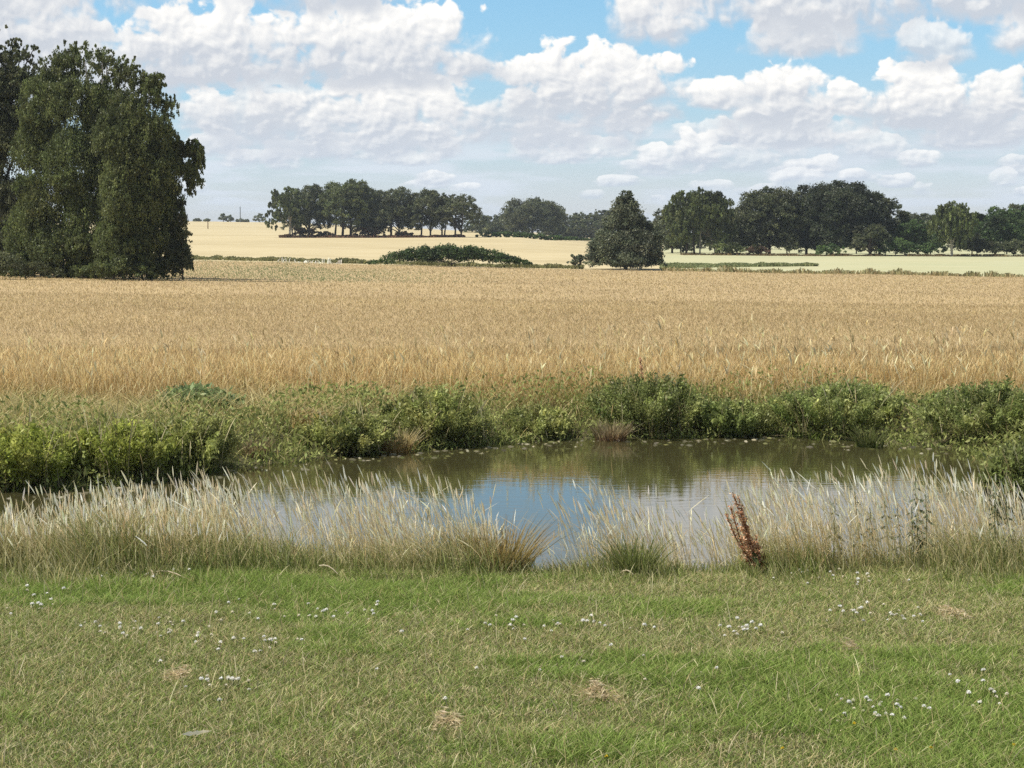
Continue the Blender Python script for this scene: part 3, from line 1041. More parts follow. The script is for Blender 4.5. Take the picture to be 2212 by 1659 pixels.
NL = ['{} among the pale grass right of the rust-red dock']
_net = [(1800, 16.0, 1075), (1828, 16.1, 1095), (1862, 16.0, 1062), (1893, 16.2, 1095), (1925, 16.1, 1080), (1950, 16.0, 1100), (1985, 16.0, 1030), (2003, 15.9, 1055),
        (1975, 15.9, 1095), (2165, 16.1, 1045), (2185, 16.0, 1075), (2150, 16.2, 1085)]
_nl = ['nettle nearest the rust-red dock, first of the row by the water', 'short nettle second in the row right of the dock', 'tall slim nettle third in the row right of the dock',
       'short nettle in the middle of the row by the water', 'nettle before the bright water, fifth from the dock', 'low nettle sixth from the dock',
       'tallest dark nettle, rising beside the reflected bright cloud', 'dark nettle touching the tallest dark one on its right', 'nettle at the foot of the tallest dark one',
       'nettle at the edge of the dark bush at the right picture edge', 'rightmost nettle, before the dark bush', 'low nettle behind the tawny grass by the dark right-hand bush']
for (x, Y, ty), lb in zip(_net, _nl):
    nettle(lb, x, Y, ty, 1.15 if ty < 1060 else .95, 'nettles on the near bank')


# ------------------------------------------------------------------ trees
T_DARK = pal((.122, .138, .066), (.155, .170, .082), (.094, .112, .054))
T_OLV = pal((.160, .195, .070), (.20, .235, .085), (.122, .152, .055))
T_GREY = pal((.155, .178, .105), (.205, .228, .142), (.100, .122, .070))
T_GRN = pal((.105, .165, .050), (.130, .195, .065), (.080, .135, .042))
BARK_D = (.055, .045, .035)
BARK_W = (.42, .39, .34)


def auto_blobs(xc, top, bot, hw, shape='round', n=16):
    """sub-clumps (photo units) that make up a crown outline"""
    out = []
    h = bot - top
    for k in range(n):
        f = (k + .5) / n                     # 0 top .. 1 bottom
        if shape == 'round':
            wr = math.sqrt(max(0, 1 - (2 * (f * .92 + .06) - 1) ** 2)) ** .8
            if f > .5:
                wr = max(wr, .92)
        elif shape == 'cone':
            wr = .12 + .88 * f ** .85
        elif shape == 'column':
            wr = .55 + .45 * math.sin(math.pi * min(1, f * 1.1))
        else:
            wr = 1
        hw_ = hw
        rr = hw * (rng.uniform(.34, .50) if shape != 'cone' else .18 + .18 * f)
        ang = k * 2.39996
        span = max(0, hw * 1.35 * wr - rr * .85)
        x_ = xc + math.sin(ang) * span * rng.uniform(.75, 1.05)
        y_ = top + rr * .8 + f * max(1, h - rr * 1.6)
        out.append((x_, y_, rr, rr * rng.uniform(.75, 1.0), math.cos(ang) * span * .9))
    out.append((xc, top + h * .5, hw * .5, h * .36, 0))
    return out


def shatter(blobs, k=2, r=.55, reach=.75):
    """break big clumps into smaller uneven ones"""
    out = []
    for (x_, y_, rx, ry, dp) in blobs:
        if rx < 26:
            out.append((x_, y_, rx, ry, dp))
            continue
        out.append((x_, y_, rx * .95, ry * .95, dp))
        for _ in range(k):
            a = rng.uniform(0, 2 * math.pi)
            q_ = reach * rng.uniform(.5, 1.15)
            f = r * rng.uniform(.7, 1.25)
            out.append((x_ + math.cos(a) * rx * q_, min(y_ + math.sin(a) * ry * q_, 598 - ry * f * .6), rx * f, ry * f * .85, dp + rng.uniform(-.7, .7) * rx))
    return out


def tree(name, label, x, d, blobs, palette, bark=BARK_D, trunk_w=None, ncl=None, lpc=30, leaf_px=3.7, droop=0.0, cl_r=.27, group=None, trunks=None, cat='tree', fill=1.0, limb_bark=None):
    """trunk with limbs reaching into leaf clumps; blobs are (column, row, rx, ry, depth) in photo units"""
    mpp = d / FPX
    X0 = place_x(x, d)
    z0 = gz(X0, d)
    o = thing(name, label, cat, (X0, d, z0), group)
    bl = []
    for (bx, by, rx, ry, dp) in blobs:
        bl.append(((bx - x) * mpp, dp * mpp, z_at(by, d) - z0, rx * mpp, max(rx, ry) * .85 * mpp, ry * mpp))
    bl = np.array(bl)
    # trunk(s)
    gt_ = Geo()
    topz = bl[:, 2].max()
    for (tx, lean_px, tw, tb) in (trunks or [(x, 0, trunk_w or 5, bark)]):
        bx = (tx - x) * mpp
        ex = bx + lean_px * mpp
        kk = np.linspace(0, 1, 7)[:, None]
        pts = np.concatenate([bx + (ex - bx) * kk + rng.normal(0, .06, (7, 1)) * kk, rng.normal(0, .08, (7, 1)) * kk, kk * topz * .92 - .05], 1)
        gt_.tube(pts, tw * mpp * np.linspace(.62, .12, 7), tb, n=7)
    main = pts
    for b in bl[rng.permutation(len(bl))[:12]]:
        h0 = rng.uniform(.25, .55) * b[2]
        st = np.array([np.interp(h0, main[:, 2], main[:, 0]), 0, h0])
        e = b[:3]
        kk = np.linspace(0, 1, 5)[:, None]
        pts = st + (e - st) * kk + np.array([0, 0, 1]) * (np.sin(kk * math.pi) * .12 * np.linalg.norm(e - st))
        gt_.tube(pts, (trunk_w or 5) * mpp * np.linspace(.26, .06, 5), limb_bark or bark, n=5)
    gt_.build('trunk', M_BARK, o, smooth=True)
    # crown
    area = bl[:, 3] * bl[:, 5]
    leaf = leaf_px * mpp
    tot = area.sum() / (leaf * leaf)
    if ncl is None:
        ncl = int(np.clip(tot * 44.0 * fill / lpc, 60, 9000))
    bi = rng.choice(len(bl), ncl, p=area / area.sum())
    b = bl[bi]
    dr = unit(rng.normal(size=(ncl, 3)))
    dr[:, 2] = np.where(dr[:, 2] < -.5, -dr[:, 2], dr[:, 2])
    rad = np.where(rng.random(ncl) < .72, rng.uniform(.78, 1.06, ncl), rng.uniform(.25, .8, ncl))
    cen = b[:, :3] + dr * b[:, 3:6] * rad[:, None]
    sc = 5.2 / (bl[:, 3].max() * 3.2)
    hole = np.minimum(vnoise(cen[:, 0] * sc + cen[:, 1] * sc * .6, cen[:, 2] * sc, 81), vnoise(cen[:, 1] * sc - cen[:, 0] * sc * .4 + 9, cen[:, 2] * sc * 1.1, 82))
    kp_ = rng.random(ncl) < .16 + .84 * np.maximum(sm(hole, .16, .34), .85 * sm(-cen[:, 2], -.42 * topz, -.25 * topz))
    cen, b, bi, dr = cen[kp_], b[kp_], bi[kp_], dr[kp_]
    ncl = len(cen)
    cr = np.sqrt(b[:, 3] * b[:, 5]) * cl_r
    ctint = pick(ncl, palette, jit=.22) * pick(len(bl), np.ones((1, 3)), jit=.24)[bi] * .95
    P = np.repeat(cen, lpc, 0)
    off = rng.normal(0, .5, (ncl * lpc, 3)) * np.repeat(cr, lpc)[:, None]
    if droop:
        s_ = np.abs(rng.normal(0, 1, ncl * lpc)) * np.repeat(cr, lpc) * 1.1 * droop
        off[:, :2] *= .45
        off[:, 2] = off[:, 2] * .4 - s_
        ax = unit(rng.normal(0, .35, (ncl * lpc, 3)) + [0, 0, -1])
    else:
        off[:, 2] *= .65
        ax = unit(rng.normal(size=(ncl * lpc, 3)) + np.repeat(dr, lpc, 0) * .4)
    P = P + off
    P[:, 2] = np.maximum(P[:, 2], .02)
    cc = np.repeat(ctint, lpc, 0) * (1 + rng.normal(0, .15, (ncl * lpc, 1)))
    L = rng.uniform(.6, 1.4, ncl * lpc) * leaf
    gl = Geo()
    gl.leaves(P, ax, L * (1.25 if droop else 1.0), L * .72, np.clip(cc, .008, .8))
    gl.build('crown', M_LEAF, o)
    return o


# big trees at the left edge of the field
GL = 'big trees at the left edge of the field'
tree('birch_tree', 'weeping birch with white upper limbs and the rounded top of the left clump', 185, 112,
     shatter([(190, 128, 50, 40, 0), (175, 104, 24, 18, 0), (205, 100, 18, 14, 0), (232, 122, 30, 20, 0), (262, 132, 24, 16, 0), (300, 170, 30, 26, 0), (130, 150, 45, 45, 20), (240, 160, 45, 45, -10), (275, 150, 30, 30, 20), (100, 220, 55, 60, 0), (180, 230, 70, 70, -30), (250, 250, 60, 65, -20), (90, 320, 60, 70, 10),
      (180, 350, 75, 80, -40), (260, 360, 65, 75, -30), (120, 430, 70, 80, -10), (220, 460, 75, 80, -40), (150, 530, 75, 55, -40), (250, 545, 65, 50, -40), (70, 500, 60, 70, 0), (110, 570, 60, 35, -20), (200, 575, 60, 32, -30), (40, 570, 50, 35, 0), (170, 590, 60, 22, 10)]),
     T_OLV, bark=BARK_W, trunk_w=11, droop=.45, group=GL, trunks=[(185, 10, 12, BARK_W), (215, 25, 9, BARK_W)], fill=1.15)
tree('birch_tree', 'birch on the right of the left clump, with a long drooping branch over the field', 325, 108,
     shatter([(320, 195, 42, 38, 0), (290, 180, 36, 34, 0), (290, 240, 45, 50, -20), (260, 290, 50, 60, -30), (270, 430, 50, 70, -40), (345, 175, 20, 18, 0), (372, 212, 14, 16, 0), (350, 235, 30, 35, 0), (330, 290, 52, 55, -25), (375, 290, 18, 30, 0), (290, 360, 60, 65, -30), (350, 370, 48, 60, -20),
      (400, 325, 24, 24, 0), (422, 318, 18, 20, 0), (426, 350, 17, 30, 5), (410, 375, 18, 32, 0), (428, 385, 14, 34, 0), (434, 345, 11, 36, 0), (415, 410, 12, 24, 0), (375, 240, 22, 30, 0), (372, 340, 30, 40, 0), (365, 420, 36, 40, 0), (378, 470, 30, 40, 0), (385, 555, 32, 35, 0), (310, 440, 60, 60, -30), (360, 440, 32, 50, 0), (330, 510, 55, 55, -20), (372, 520, 30, 45, 0), (270, 520, 60, 60, -30), (300, 570, 60, 30, -30), (350, 580, 50, 28, 0), (250, 575, 60, 30, 10)]),
     T_OLV * .95, bark=BARK_W, trunk_w=9, droop=.6, group=GL, fill=1.2)
tree('broadleaf_tree', 'tallest dark tree cut off by the left picture edge, with a feathery open top', -5, 116,
     shatter([(5, 60, 22, 26, 0), (-30, 90, 40, 45, 0), (45, 95, 26, 16, 0), (78, 112, 26, 16, 0), (60, 140, 40, 26, 0), (95, 150, 36, 24, 0), (30, 120, 40, 30, 0), (90, 190, 45, 40, 0), (100, 260, 50, 50, 0), (95, 340, 50, 60, 0), (20, 150, 50, 45, 0), (-60, 160, 60, 60, 0), (70, 175, 40, 45, 0), (0, 230, 70, 70, 0), (-70, 290, 70, 80, 0), (30, 330, 70, 80, -10), (-40, 420, 80, 80, -10), (40, 450, 60, 80, -20), (-90, 500, 70, 80, 0), (10, 540, 80, 55, -20), (-20, 580, 70, 30, 0), (50, 575, 60, 30, 10)]),
     T_DARK * 1.2, trunk_w=14, group=GL, fill=1.1, droop=.25)
GLS = 'shrubs under the big left trees'
tree('shrub', 'ragged dark shrub at the right foot of the left tree clump', 395, 107,
     [(392, 480, 14, 18, 0), (402, 515, 15, 18, 0), (385, 545, 26, 30, 0), (405, 572, 22, 16, 0), (365, 580, 28, 20, 0)], T_DARK * .9, trunk_w=3, group=GLS, cat='shrub')
tree('shrub', 'low dark green shrub in the middle front of the left tree clump', 245, 106,
     [(215, 585, 26, 20, 0), (262, 578, 24, 28, 0), (318, 588, 26, 16, 0), (180, 590, 20, 14, 0)], T_OLV * .95, trunk_w=3, group=GLS, cat='shrub')
tree('shrub', 'low shadowed shrub at the left picture edge under the tallest dark tree', 55, 106,
     [(20, 575, 36, 30, 0), (76, 585, 30, 20, 0), (-30, 575, 40, 32, 0), (120, 592, 22, 12, 0)], T_DARK, trunk_w=3, group=GLS, cat='shrub')

# the grove on the rise
GG = 'trees of the grove on the rise'
tree('birch_tree', 'birch with two white trunks at the left end of the grove', 628, 425, auto_blobs(620, 402, 500, 40), T_OLV * .85, bark=BARK_W, trunk_w=3.4, group=GG, leaf_px=3.4,
     trunks=[(626, 3, 4, BARK_W), (634, -18, 3, BARK_W)], droop=.4)
tree('grove_tree', 'round dark tree second from the left in the grove', 668, 430, auto_blobs(670, 397, 508, 46), T_DARK, trunk_w=5, group=GG, leaf_px=3.4)
tree('grove_tree', 'tallest tree of the grove, with a broad domed top', 755, 428, auto_blobs(754, 388, 506, 58, n=20), T_OLV * .85, trunk_w=6, group=GG, leaf_px=3.4, trunks=[(740, 6, 5, BARK_D), (724, 8, 4, BARK_D), (758, 0, 5, BARK_D)])
tree('grove_tree', 'dark tree filling the gap right behind the tallest tree of the grove', 806, 440, auto_blobs(806, 425, 513, 38), T_DARK * .9, trunk_w=5, group=GG, leaf_px=3.4)
tree('grove_tree', 'round tree in the middle right of the grove, lighter at the top', 850, 428, auto_blobs(850, 404, 508, 46), T_DARK * 1.1, trunk_w=5, group=GG, leaf_px=3.4, trunks=[(845, 2, 4.5, BARK_D), (862, 2, 3, BARK_D)])
tree('grove_tree', 'dark rounded tree next to the open-crowned end of the grove', 925, 426, auto_blobs(925, 410, 505, 42), T_DARK, trunk_w=4, group=GG, leaf_px=3.4, trunks=[(910, 5, 3.5, BARK_D), (930, 0, 3.5, BARK_D)])
tree('grove_tree', 'open tree with sky showing through, right end of the grove', 985, 424, auto_blobs(988, 416, 502, 46, n=14), T_DARK * 1.05, trunk_w=4, group=GG, leaf_px=3.4, fill=.55, trunks=[(960, 8, 3.2, BARK_D), (983, 4, 3.6, BARK_D), (996, 4, 3.4, BARK_D)])
tree('grove_tree', 'slim tree between the dark rounded tree and the open end tree', 955, 432, auto_blobs(955, 416, 500, 34, n=12), T_DARK, trunk_w=3.4, group=GG, leaf_px=3.4)
GU = 'low bushes under the grove'
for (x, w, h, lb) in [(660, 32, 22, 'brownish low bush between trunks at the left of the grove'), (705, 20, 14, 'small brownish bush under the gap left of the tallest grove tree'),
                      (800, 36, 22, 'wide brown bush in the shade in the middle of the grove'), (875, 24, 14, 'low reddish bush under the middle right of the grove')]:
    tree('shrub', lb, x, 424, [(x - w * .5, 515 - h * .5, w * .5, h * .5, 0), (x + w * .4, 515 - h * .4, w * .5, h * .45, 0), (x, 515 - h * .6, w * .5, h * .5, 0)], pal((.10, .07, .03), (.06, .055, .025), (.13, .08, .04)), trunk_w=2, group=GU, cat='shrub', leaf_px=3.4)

# long thicket, willow and hedge in the middle distance
bl = []
for k in range(26):
    f = k / 25
    x_ = 812 + f * 325
    hh = np.interp(f, [0, .15, .4, .6, .8, .9, 1], [10, 28, 39, 38, 26, 18, 10]) * rng.uniform(.85, 1.1)
    bl.append((x_, 573 - hh * .55, 16, hh * .52, rng.uniform(-14, 14)))
tree('thicket', 'long low green thicket at the far edge of the tan field', 975, 201, bl, T_GRN * .82, trunk_w=2, cat='bush', leaf_px=3.7, fill=1.3, cl_r=.5)
wb = auto_blobs(1352, 410, 574, 66, 'cone', n=38)
wb += [(1330, 572, 26, 8, -62), (1360, 572, 26, 8, -64), (1352, 560, 40, 18, -62), (1300, 566, 26, 14, -20), (1345, 568, 30, 13, -40), (1385, 566, 28, 14, -30), (1415, 568, 20, 12, -10), (1330, 540, 36, 34, -40), (1370, 530, 36, 34, -40), (1290, 545, 22, 24, -10), (1310, 520, 22, 28, -20), (1390, 540, 30, 32, -20), (1415, 520, 18, 40, 0), (1405, 560, 25, 20, -20), (1340, 560, 30, 20, -40), (1275, 562, 18, 14, 0)]
tree('willow_tree', 'cone-shaped grey-green willow standing alone at the far field edge', 1352, 203, wb, T_GREY, trunk_w=7, leaf_px=3.9, fill=1.15, cl_r=.36)
tree('shrub', 'small grey-green shrub at the left foot of the lone willow', 1242, 202, [(1236, 563, 10, 12, 0), (1252, 563, 10, 12, 0), (1244, 568, 12, 9, 0)], T_GREY * 1.1, trunk_w=1.5, cat='shrub')
bl = []
for k in range(30):
    f = k / 29
    x_ = 1040 + f * 252
    yb = np.interp(x_, [1040, 1120, 1180, 1290], [515, 515, 521, 531])
    bl.append((x_, yb - 6, 11, 7.5, rng.uniform(-6, 6)))
tree('hedge', 'low green hedge along the crest behind the pale wheat field', 1165, 424, bl, T_GRN * 1.0, trunk_w=1, cat='hedge', leaf_px=3.6, fill=2)

# far wood
GF = 'trees of the far wood behind the hedge'
tree('wood_tree', 'broad round tree rising above the far wood', 1150, 600, auto_blobs(1150, 431, 512, 55, n=20), T_DARK, trunk_w=5, group=GF, leaf_px=3.4)
for x, top, hw, lb in [(1035, 462, 30, 'low tree at the left end of the far wood, behind the grove'), (1078, 459, 30, 'low tree just left of the broad round tree in the far wood'), (1222, 462, 28, 'low tree just right of the broad round tree in the far wood'),
                       (1262, 458, 30, 'low dark tree midway between the broad round tree and the willow'), (1302, 452, 30, 'tree of the far wood touching the left side of the willow'), (1340, 448, 28, 'tree of the far wood hidden behind the left shoulder of the willow')]:
    tree('wood_tree', lb, x, 640, auto_blobs(x, top, 525, hw, n=12), T_DARK * 1.15, trunk_w=3, group=GF, leaf_px=3.4)
for x, top, lb in [(1196, 455, 'thin conifer tip beside the broad round tree'), (1216, 453, 'conifer tip over the low far wood'), (1243, 450, 'taller conifer tip over the low far wood'), (1287, 449, 'conifer tip near the willow')]:
    tree('conifer', lb, x, 660, auto_blobs(x, top, 520, 12, 'cone', n=10), T_DARK * .9, trunk_w=2, group='conifers in the far wood', leaf_px=3.6)

# wood on the right
GR = 'trees of the wood on the right'
tree('birch_tree', 'tall birch with thin pale trunks at the left end of the right wood', 1512, 318, auto_blobs(1512, 405, 540, 66, n=24), T_OLV * .85, bark=(.25, .23, .19), trunk_w=4, group=GR, droop=.5, trunks=[(1482, 15, 4, BARK_D), (1512, 2, 3, BARK_W), (1500, -6, 4, BARK_D), (1545, -12, 3, (.25, .23, .19))])
tree('wood_tree', 'lower dark tree between the willow and the tall pale-trunked birch', 1452, 335, auto_blobs(1450, 440, 545, 36, n=14), T_DARK, trunk_w=4, group=GR)
tree('wood_tree', 'low olive tree with pale trunk in the gap right of the tall birch', 1592, 326, auto_blobs(1592, 448, 545, 34, n=14), T_OLV, bark=(.25, .23, .19), trunk_w=3, group=GR)
tree('wood_tree', 'wide dark tree with a knobbly top left of the tallest crown', 1662, 322, auto_blobs(1662, 402, 548, 62, n=24), T_DARK, trunk_w=6, group=GR)
tree('wood_tree', 'dark tree tucked against the left side of the tallest crown', 1742, 325, auto_blobs(1742, 402, 548, 48, n=18), T_DARK * .95, trunk_w=5, group=GR)
tree('wood_tree', 'tallest crown of the right wood, with pale flowering twigs', 1812, 320, auto_blobs(1815, 393, 545, 72, n=26), pal((.06, .075, .035), (.10, .115, .065), (.045, .06, .025)), trunk_w=6, group=GR)
tree('wood_tree', 'open-topped dark tree right of the tallest crown', 1900, 324, auto_blobs(1900, 420, 548, 48, n=16), T_DARK * .95, trunk_w=5, group=GR, fill=.85)
tree('wood_tree', 'low dark round tree at the foot of the open-topped tree', 1880, 312, auto_blobs(1880, 480, 552, 34, n=12), T_DARK, trunk_w=6, group=GR)
tree('wood_tree', 'bright green young tree left of the drooping birch', 1955, 322, auto_blobs(1955, 470, 550, 44, n=14), T_GRN, trunk_w=3, group=GR)
tree('birch_tree', 'drooping birch with a white trunk, alone near the right end of the wood', 2056, 310, auto_blobs(2058, 432, 540, 42, 'column', n=20), T_OLV * 1.05, bark=BARK_W, trunk_w=5, droop=.9, group=GR)
tree('wood_tree', 'bright green bushy tree right of the drooping birch', 2150, 318, auto_blobs(2150, 450, 552, 50, n=18), T_GRN, trunk_w=4, group=GR)
tree('wood_tree', 'green tree cut off by the right picture edge', 2222, 322, auto_blobs(2222, 440, 552, 45, n=16), T_GRN * .9, trunk_w=4, group=GR)
tree('wood_tree', 'dull tree beyond the right picture edge', 2310, 325, auto_blobs(2310, 445, 552, 55, n=14), T_DARK, trunk_w=4, group=GR)
tree('wood_tree', 'dark round crown showing behind the bright green bushy tree', 2195, 400, auto_blobs(2195, 436, 548, 38, n=14), T_DARK, trunk_w=4, group=GR)
GRB = 'low dark trees at the back of the right wood'
for x, top, lb in [(1480, 455, 'low back tree seen left of the tall birch'), (1560, 452, 'low back tree behind the right side of the tall birch'), (1625, 455, 'low back tree behind the low olive tree'), (1720, 450, 'low back tree behind the knobbly-topped tree'),
                   (1850, 455, 'low back tree behind the tallest crown'), (1955, 454, 'low back tree above the bright green young tree'), (1998, 458, 'low back tree just left of the drooping birch'), (2104, 458, 'low back tree just right of the drooping birch'), (2260, 455, 'low back tree at the right picture edge')]:
    tree('wood_tree', lb, x, 420, auto_blobs(x, top, 545, 36, n=12), T_DARK * 1.0, trunk_w=3, group=GRB, leaf_px=3.4)
for x, w, h, lb, pl in [(1580, 40, 26, 'low brushwood between the tall birch and the knobbly-topped tree', T_OLV), (1640, 30, 18, 'brown brushwood at the foot of the knobbly-topped tree', pal((.16, .10, .06), (.08, .07, .03))),
                    (1795, 36, 22, 'light green bush in the gap under the tallest crown', T_GRN * 1.2), (1935, 44, 34, 'yellow-green bush at the foot of the bright young tree', T_GRN * 1.15), (2000, 30, 26, 'small bush left of the white birch trunk', T_GRN),
                    (2110, 40, 40, 'dark bush right of the white birch trunk', T_DARK * .9), (2190, 50, 30, 'dark low bush under the bright green bushy tree', T_DARK)]:
    tree('shrub', lb, x, 312, [(x - w * .5, 553 - h * .5, w * .5, h * .55, 0), (x + w * .4, 553 - h * .45, w * .5, h * .5, 0), (x, 553 - h * .65, w * .5, h * .5, 0)], pl, trunk_w=2, group='bushes along the foot of the right wood', cat='shrub', leaf_px=3.4)

GRU = 'undergrowth trees closing the gaps in the right wood'
for x, top, w, lb, pl in [(1470, 500, 34, 'low undergrowth tree left of the pale birch trunks', T_DARK), (1555, 498, 36, 'low undergrowth tree right of the pale birch trunks', T_DARK * .9), (1625, 495, 34, 'low undergrowth tree left of the knobbly-topped tree', T_OLV * .9),
                          (1700, 492, 42, 'low undergrowth tree right of the knobbly-topped tree', T_DARK), (1765, 495, 40, 'low undergrowth tree left under the tallest crown', T_DARK * .9), (1850, 492, 42, 'low undergrowth tree right under the tallest crown', T_DARK),
                          (1935, 490, 40, 'low undergrowth tree under the open-topped tree', T_DARK), (2010, 492, 36, 'low undergrowth tree left of the drooping birch', T_GRN * .9), (2100, 490, 40, 'low undergrowth tree right of the drooping birch', T_DARK), (2175, 495, 44, 'low undergrowth tree near the right picture edge', T_GRN * .85)]:
    tree('undergrowth_tree', lb, x, 345, auto_blobs(x, top, 552, w, n=10), pl, trunk_w=2.5, group=GRU, leaf_px=3.6)
GFU = 'low trees filling the far wood'
for x, top, w, lb in [(1060, 475, 30, 'lowest filler tree at the left of the far wood'), (1105, 472, 30, 'low filler tree under the left of the broad round tree'), (1195, 474, 30, 'low filler tree under the right of the broad round tree'), (1240, 476, 30, 'low filler tree under the conifer tips'), (1285, 474, 30, 'low filler tree left of the willow crown'), (1385, 470, 34, 'filler tree behind the willow'), (1425, 468, 34, 'filler tree on the right behind the willow')]:
    tree('wood_tree', lb, x, 620, auto_blobs(x, top, 528, w, n=10), T_DARK * 1.1, trunk_w=2.5, group=GFU, leaf_px=3.4)

# skyline
GS = 'tiny bushes and trees on the left skyline'
for x, y0, y1, w, sh, lb in [(427, 472, 480, 10, 0, 'flat dark bush on the skyline nearest the big left trees'), (448, 473, 479, 8, 0, 'flat bush on the skyline behind the field post'),
                             (483, 461, 480, 9, 0, 'ragged little tree on the skyline'), (498, 464, 481, 7, 1, 'thin airy sapling right of the ragged little tree'), (521, 472, 481, 11, 0, 'low bush at the foot of the mast'),
                             (534, 474, 481, 6, 0, 'smallest skyline bush right of the mast'), (562, 461, 483, 15, 0, 'round dark skyline tree nearest the grove')]:
    tree('skyline_tree', lb, x, 890, [(x - w * .4, y1 - (y1 - y0) * .42, w * .6, (y1 - y0) * .42, 0), (x + w * .4, y1 - (y1 - y0) * .35, w * .6, (y1 - y0) * .36, 0), (x, y1 - (y1 - y0) * .6, w * .5, (y1 - y0) * .42, 0)], T_DARK * 1.5, trunk_w=1.6, group=GS, leaf_px=3, fill=.5 if sh else 1.2)

# ------------------------------------------------------------------ green ditch strips and white flowers at the far field edge
def strip(name, label, pts, H, palette, n, wpx=1.4):
    g_ = Geo()
    xs_ = np.array([p_[0] for p_ in pts], float)
    px = rng.uniform(xs_[0], xs_[-1], n)
    dd = np.interp(px, xs_, [p_[1] for p_ in pts]) + rng.uniform(0, 1, n) * np.interp(px, xs_, [p_[2] for p_ in pts])
    X_ = (px - CX) / FPX * dd
    rag = vnoise(px * .06, dd * .0, len(label))
    hh = H * rng.uniform(.5, 1.1, n) * (.35 + 1.2 * rag)
    ok_ = rng.random(n) < .25 + 1.1 * vnoise(px * .035, dd * .5, len(label) + 9)
    X_, dd, hh = X_[ok_], dd[ok_], hh[ok_]
    n = len(X_)
    cs_ = pick(n, palette)
    g_.ribbons(np.stack([X_, dd, ground(X_, dd)], 1), hh, rng.normal(0, .3, (n, 2)) * H, np.full(n, wpx * 210 / (FPX * .463)), [1, 1, .6], [0, .6, 1], cs_, cs_)
    return tag(g_.build(name, M_GRASS), kind='stuff', label=label)


strip('ditch_grass', 'dark green strip of rank grass at the far left edge of the tan field', [(380, 203, 8), (800, 203, 6), (1260, 202, 6)], .32, pal((.17, .175, .07), (.22, .21, .09)), 7000)
strip('ditch_grass', 'dark green strip of rank grass right of the willow', [(1425, 206, 16), (1600, 212, 12), (1765, 218, 3)], .28, pal((.20, .23, .10), (.26, .28, .13)), 7000)
strip('field_margin_grass', 'tufty dry grass margin along the far right edge of the tan field', [(1430, 196, 5), (2400, 196, 5)], .45, pal((.40, .34, .18), (.24, .24, .11), (.30, .27, .13)), 2600)
strip('wood_edge_grass', 'brown shaded grass at the foot of the right wood', [(1470, 309, 12), (2300, 308, 10)], .28, pal((.14, .10, .05), (.20, .15, .07)), 5000, 1.8)  # dark brown puts the shade below the trees into the blade colour
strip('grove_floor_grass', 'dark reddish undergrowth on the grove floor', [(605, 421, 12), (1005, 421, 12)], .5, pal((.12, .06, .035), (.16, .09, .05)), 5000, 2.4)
strip('white_flowers', 'drift of white flowers at the far field edge', [(600, 199, 1.5), (740, 199, 1.5)], .5, pal((.75, .75, .68), (.7, .7, .6)), 70, 1.0)

# ------------------------------------------------------------------ posts
def post(name, label, cat, x, Y, top_y, wpx, c, arm=False):
    X0 = place_x(x, Y)
    z0 = gz(X0, Y)
    o = thing(name, label, cat, (X0, Y, z0))
    Hh = z_at(top_y, Y) - z0
    r_ = wpx * Y / FPX / 2
    g_ = Geo()
    g_.tube([(0, 0, -.2), (0, 0, Hh * .5), (0, 0, Hh)], [r_, r_ * .95, r_ * .85], c, n=8)
    g_.build('pole', M_BARK, o)
    g_ = Geo()
    g_.tube([(0, 0, Hh + .002), (0, 0, Hh + r_ * .4), (0, 0, Hh + r_ * .7)], [r_ * .95, r_ * .8, .01], c, n=8)
    g_.build('cap', M_BARK, o)


post('field_post', 'weathered brown post standing alone in the pale wheat field', 'post', 449.5, 600, 478, 2.2, (.22, .16, .09))
post('mast', 'tall thin grey mast on the skyline left of the grove', 'mast', 519.5, 880, 447, 2.0, (.16, .18, .20))

# ------------------------------------------------------------------ small things on the lawn
def flower_mesh(name, c_head, r, hst):
    g_ = Geo()
    m_ = 46
    v = unit(rng.normal(size=(m_, 3)))
    v[:, 2] = np.abs(v[:, 2]) * 1.0 - .25
    v = unit(v)
    g_.leaves(v * r * .62 + [0, 0, hst], v, r * 1.0, r * .55, pick(m_, pal(c_head), jit=.08))
    g_.tube([(0, 0, 0), (.003, 0, hst * .6), (0, 0, hst)], [.0022, .002, .002], (.12, .17, .05), n=4)
    o = g_.build(name, M_GRASS)
    return o


clov = [flower_mesh('clover_flower', c, r, h) for c, r, h in (((.88, .86, .78), .013, .06), ((.84, .79, .66), .011, .05), ((.92, .91, .86), .014, .07))]
patches = [  # column, row, half-width, half-height, count, label
    (260, 1245, 150, 25, 26, 'white clover flower in the patch around the crossed dry stalks'),
    (60, 1315, 70, 25, 16, 'white clover flower in the patch at the left picture edge'),
    (300, 1372, 170, 28, 34, 'white clover flower in the loose drift left of the middle of the lawn'),
    (560, 1400, 90, 20, 14, 'white clover flower in the sparse patch below the drift on the left'),
    (470, 1485, 70, 18, 16, 'white clover flower beside the small dry clump on the left'),
    (690, 1335, 220, 22, 24, 'white clover flower in the thin band across the left middle of the lawn'),
    (1220, 1360, 230, 18, 26, 'white clover flower in the band below the open water'),
    (1590, 1375, 60, 10, 18, 'white clover flower in the bright row below the rust-red dock'),
    (1790, 1255, 110, 18, 20, 'white clover flower in the lush grass right of the dock'),
    (1880, 1340, 140, 22, 24, 'white clover flower in the patch above the long dry clump'),
    (1880, 1535, 120, 28, 34, 'white clover flower in the dense patch at the lower right'),
    (2120, 1500, 70, 40, 16, 'white clover flower scattered near the lower right picture edge'),
    (1000, 1450, 900, 110, 22, 'white clover flower standing singly between the patches on the lawn')]
first = [True] * 3
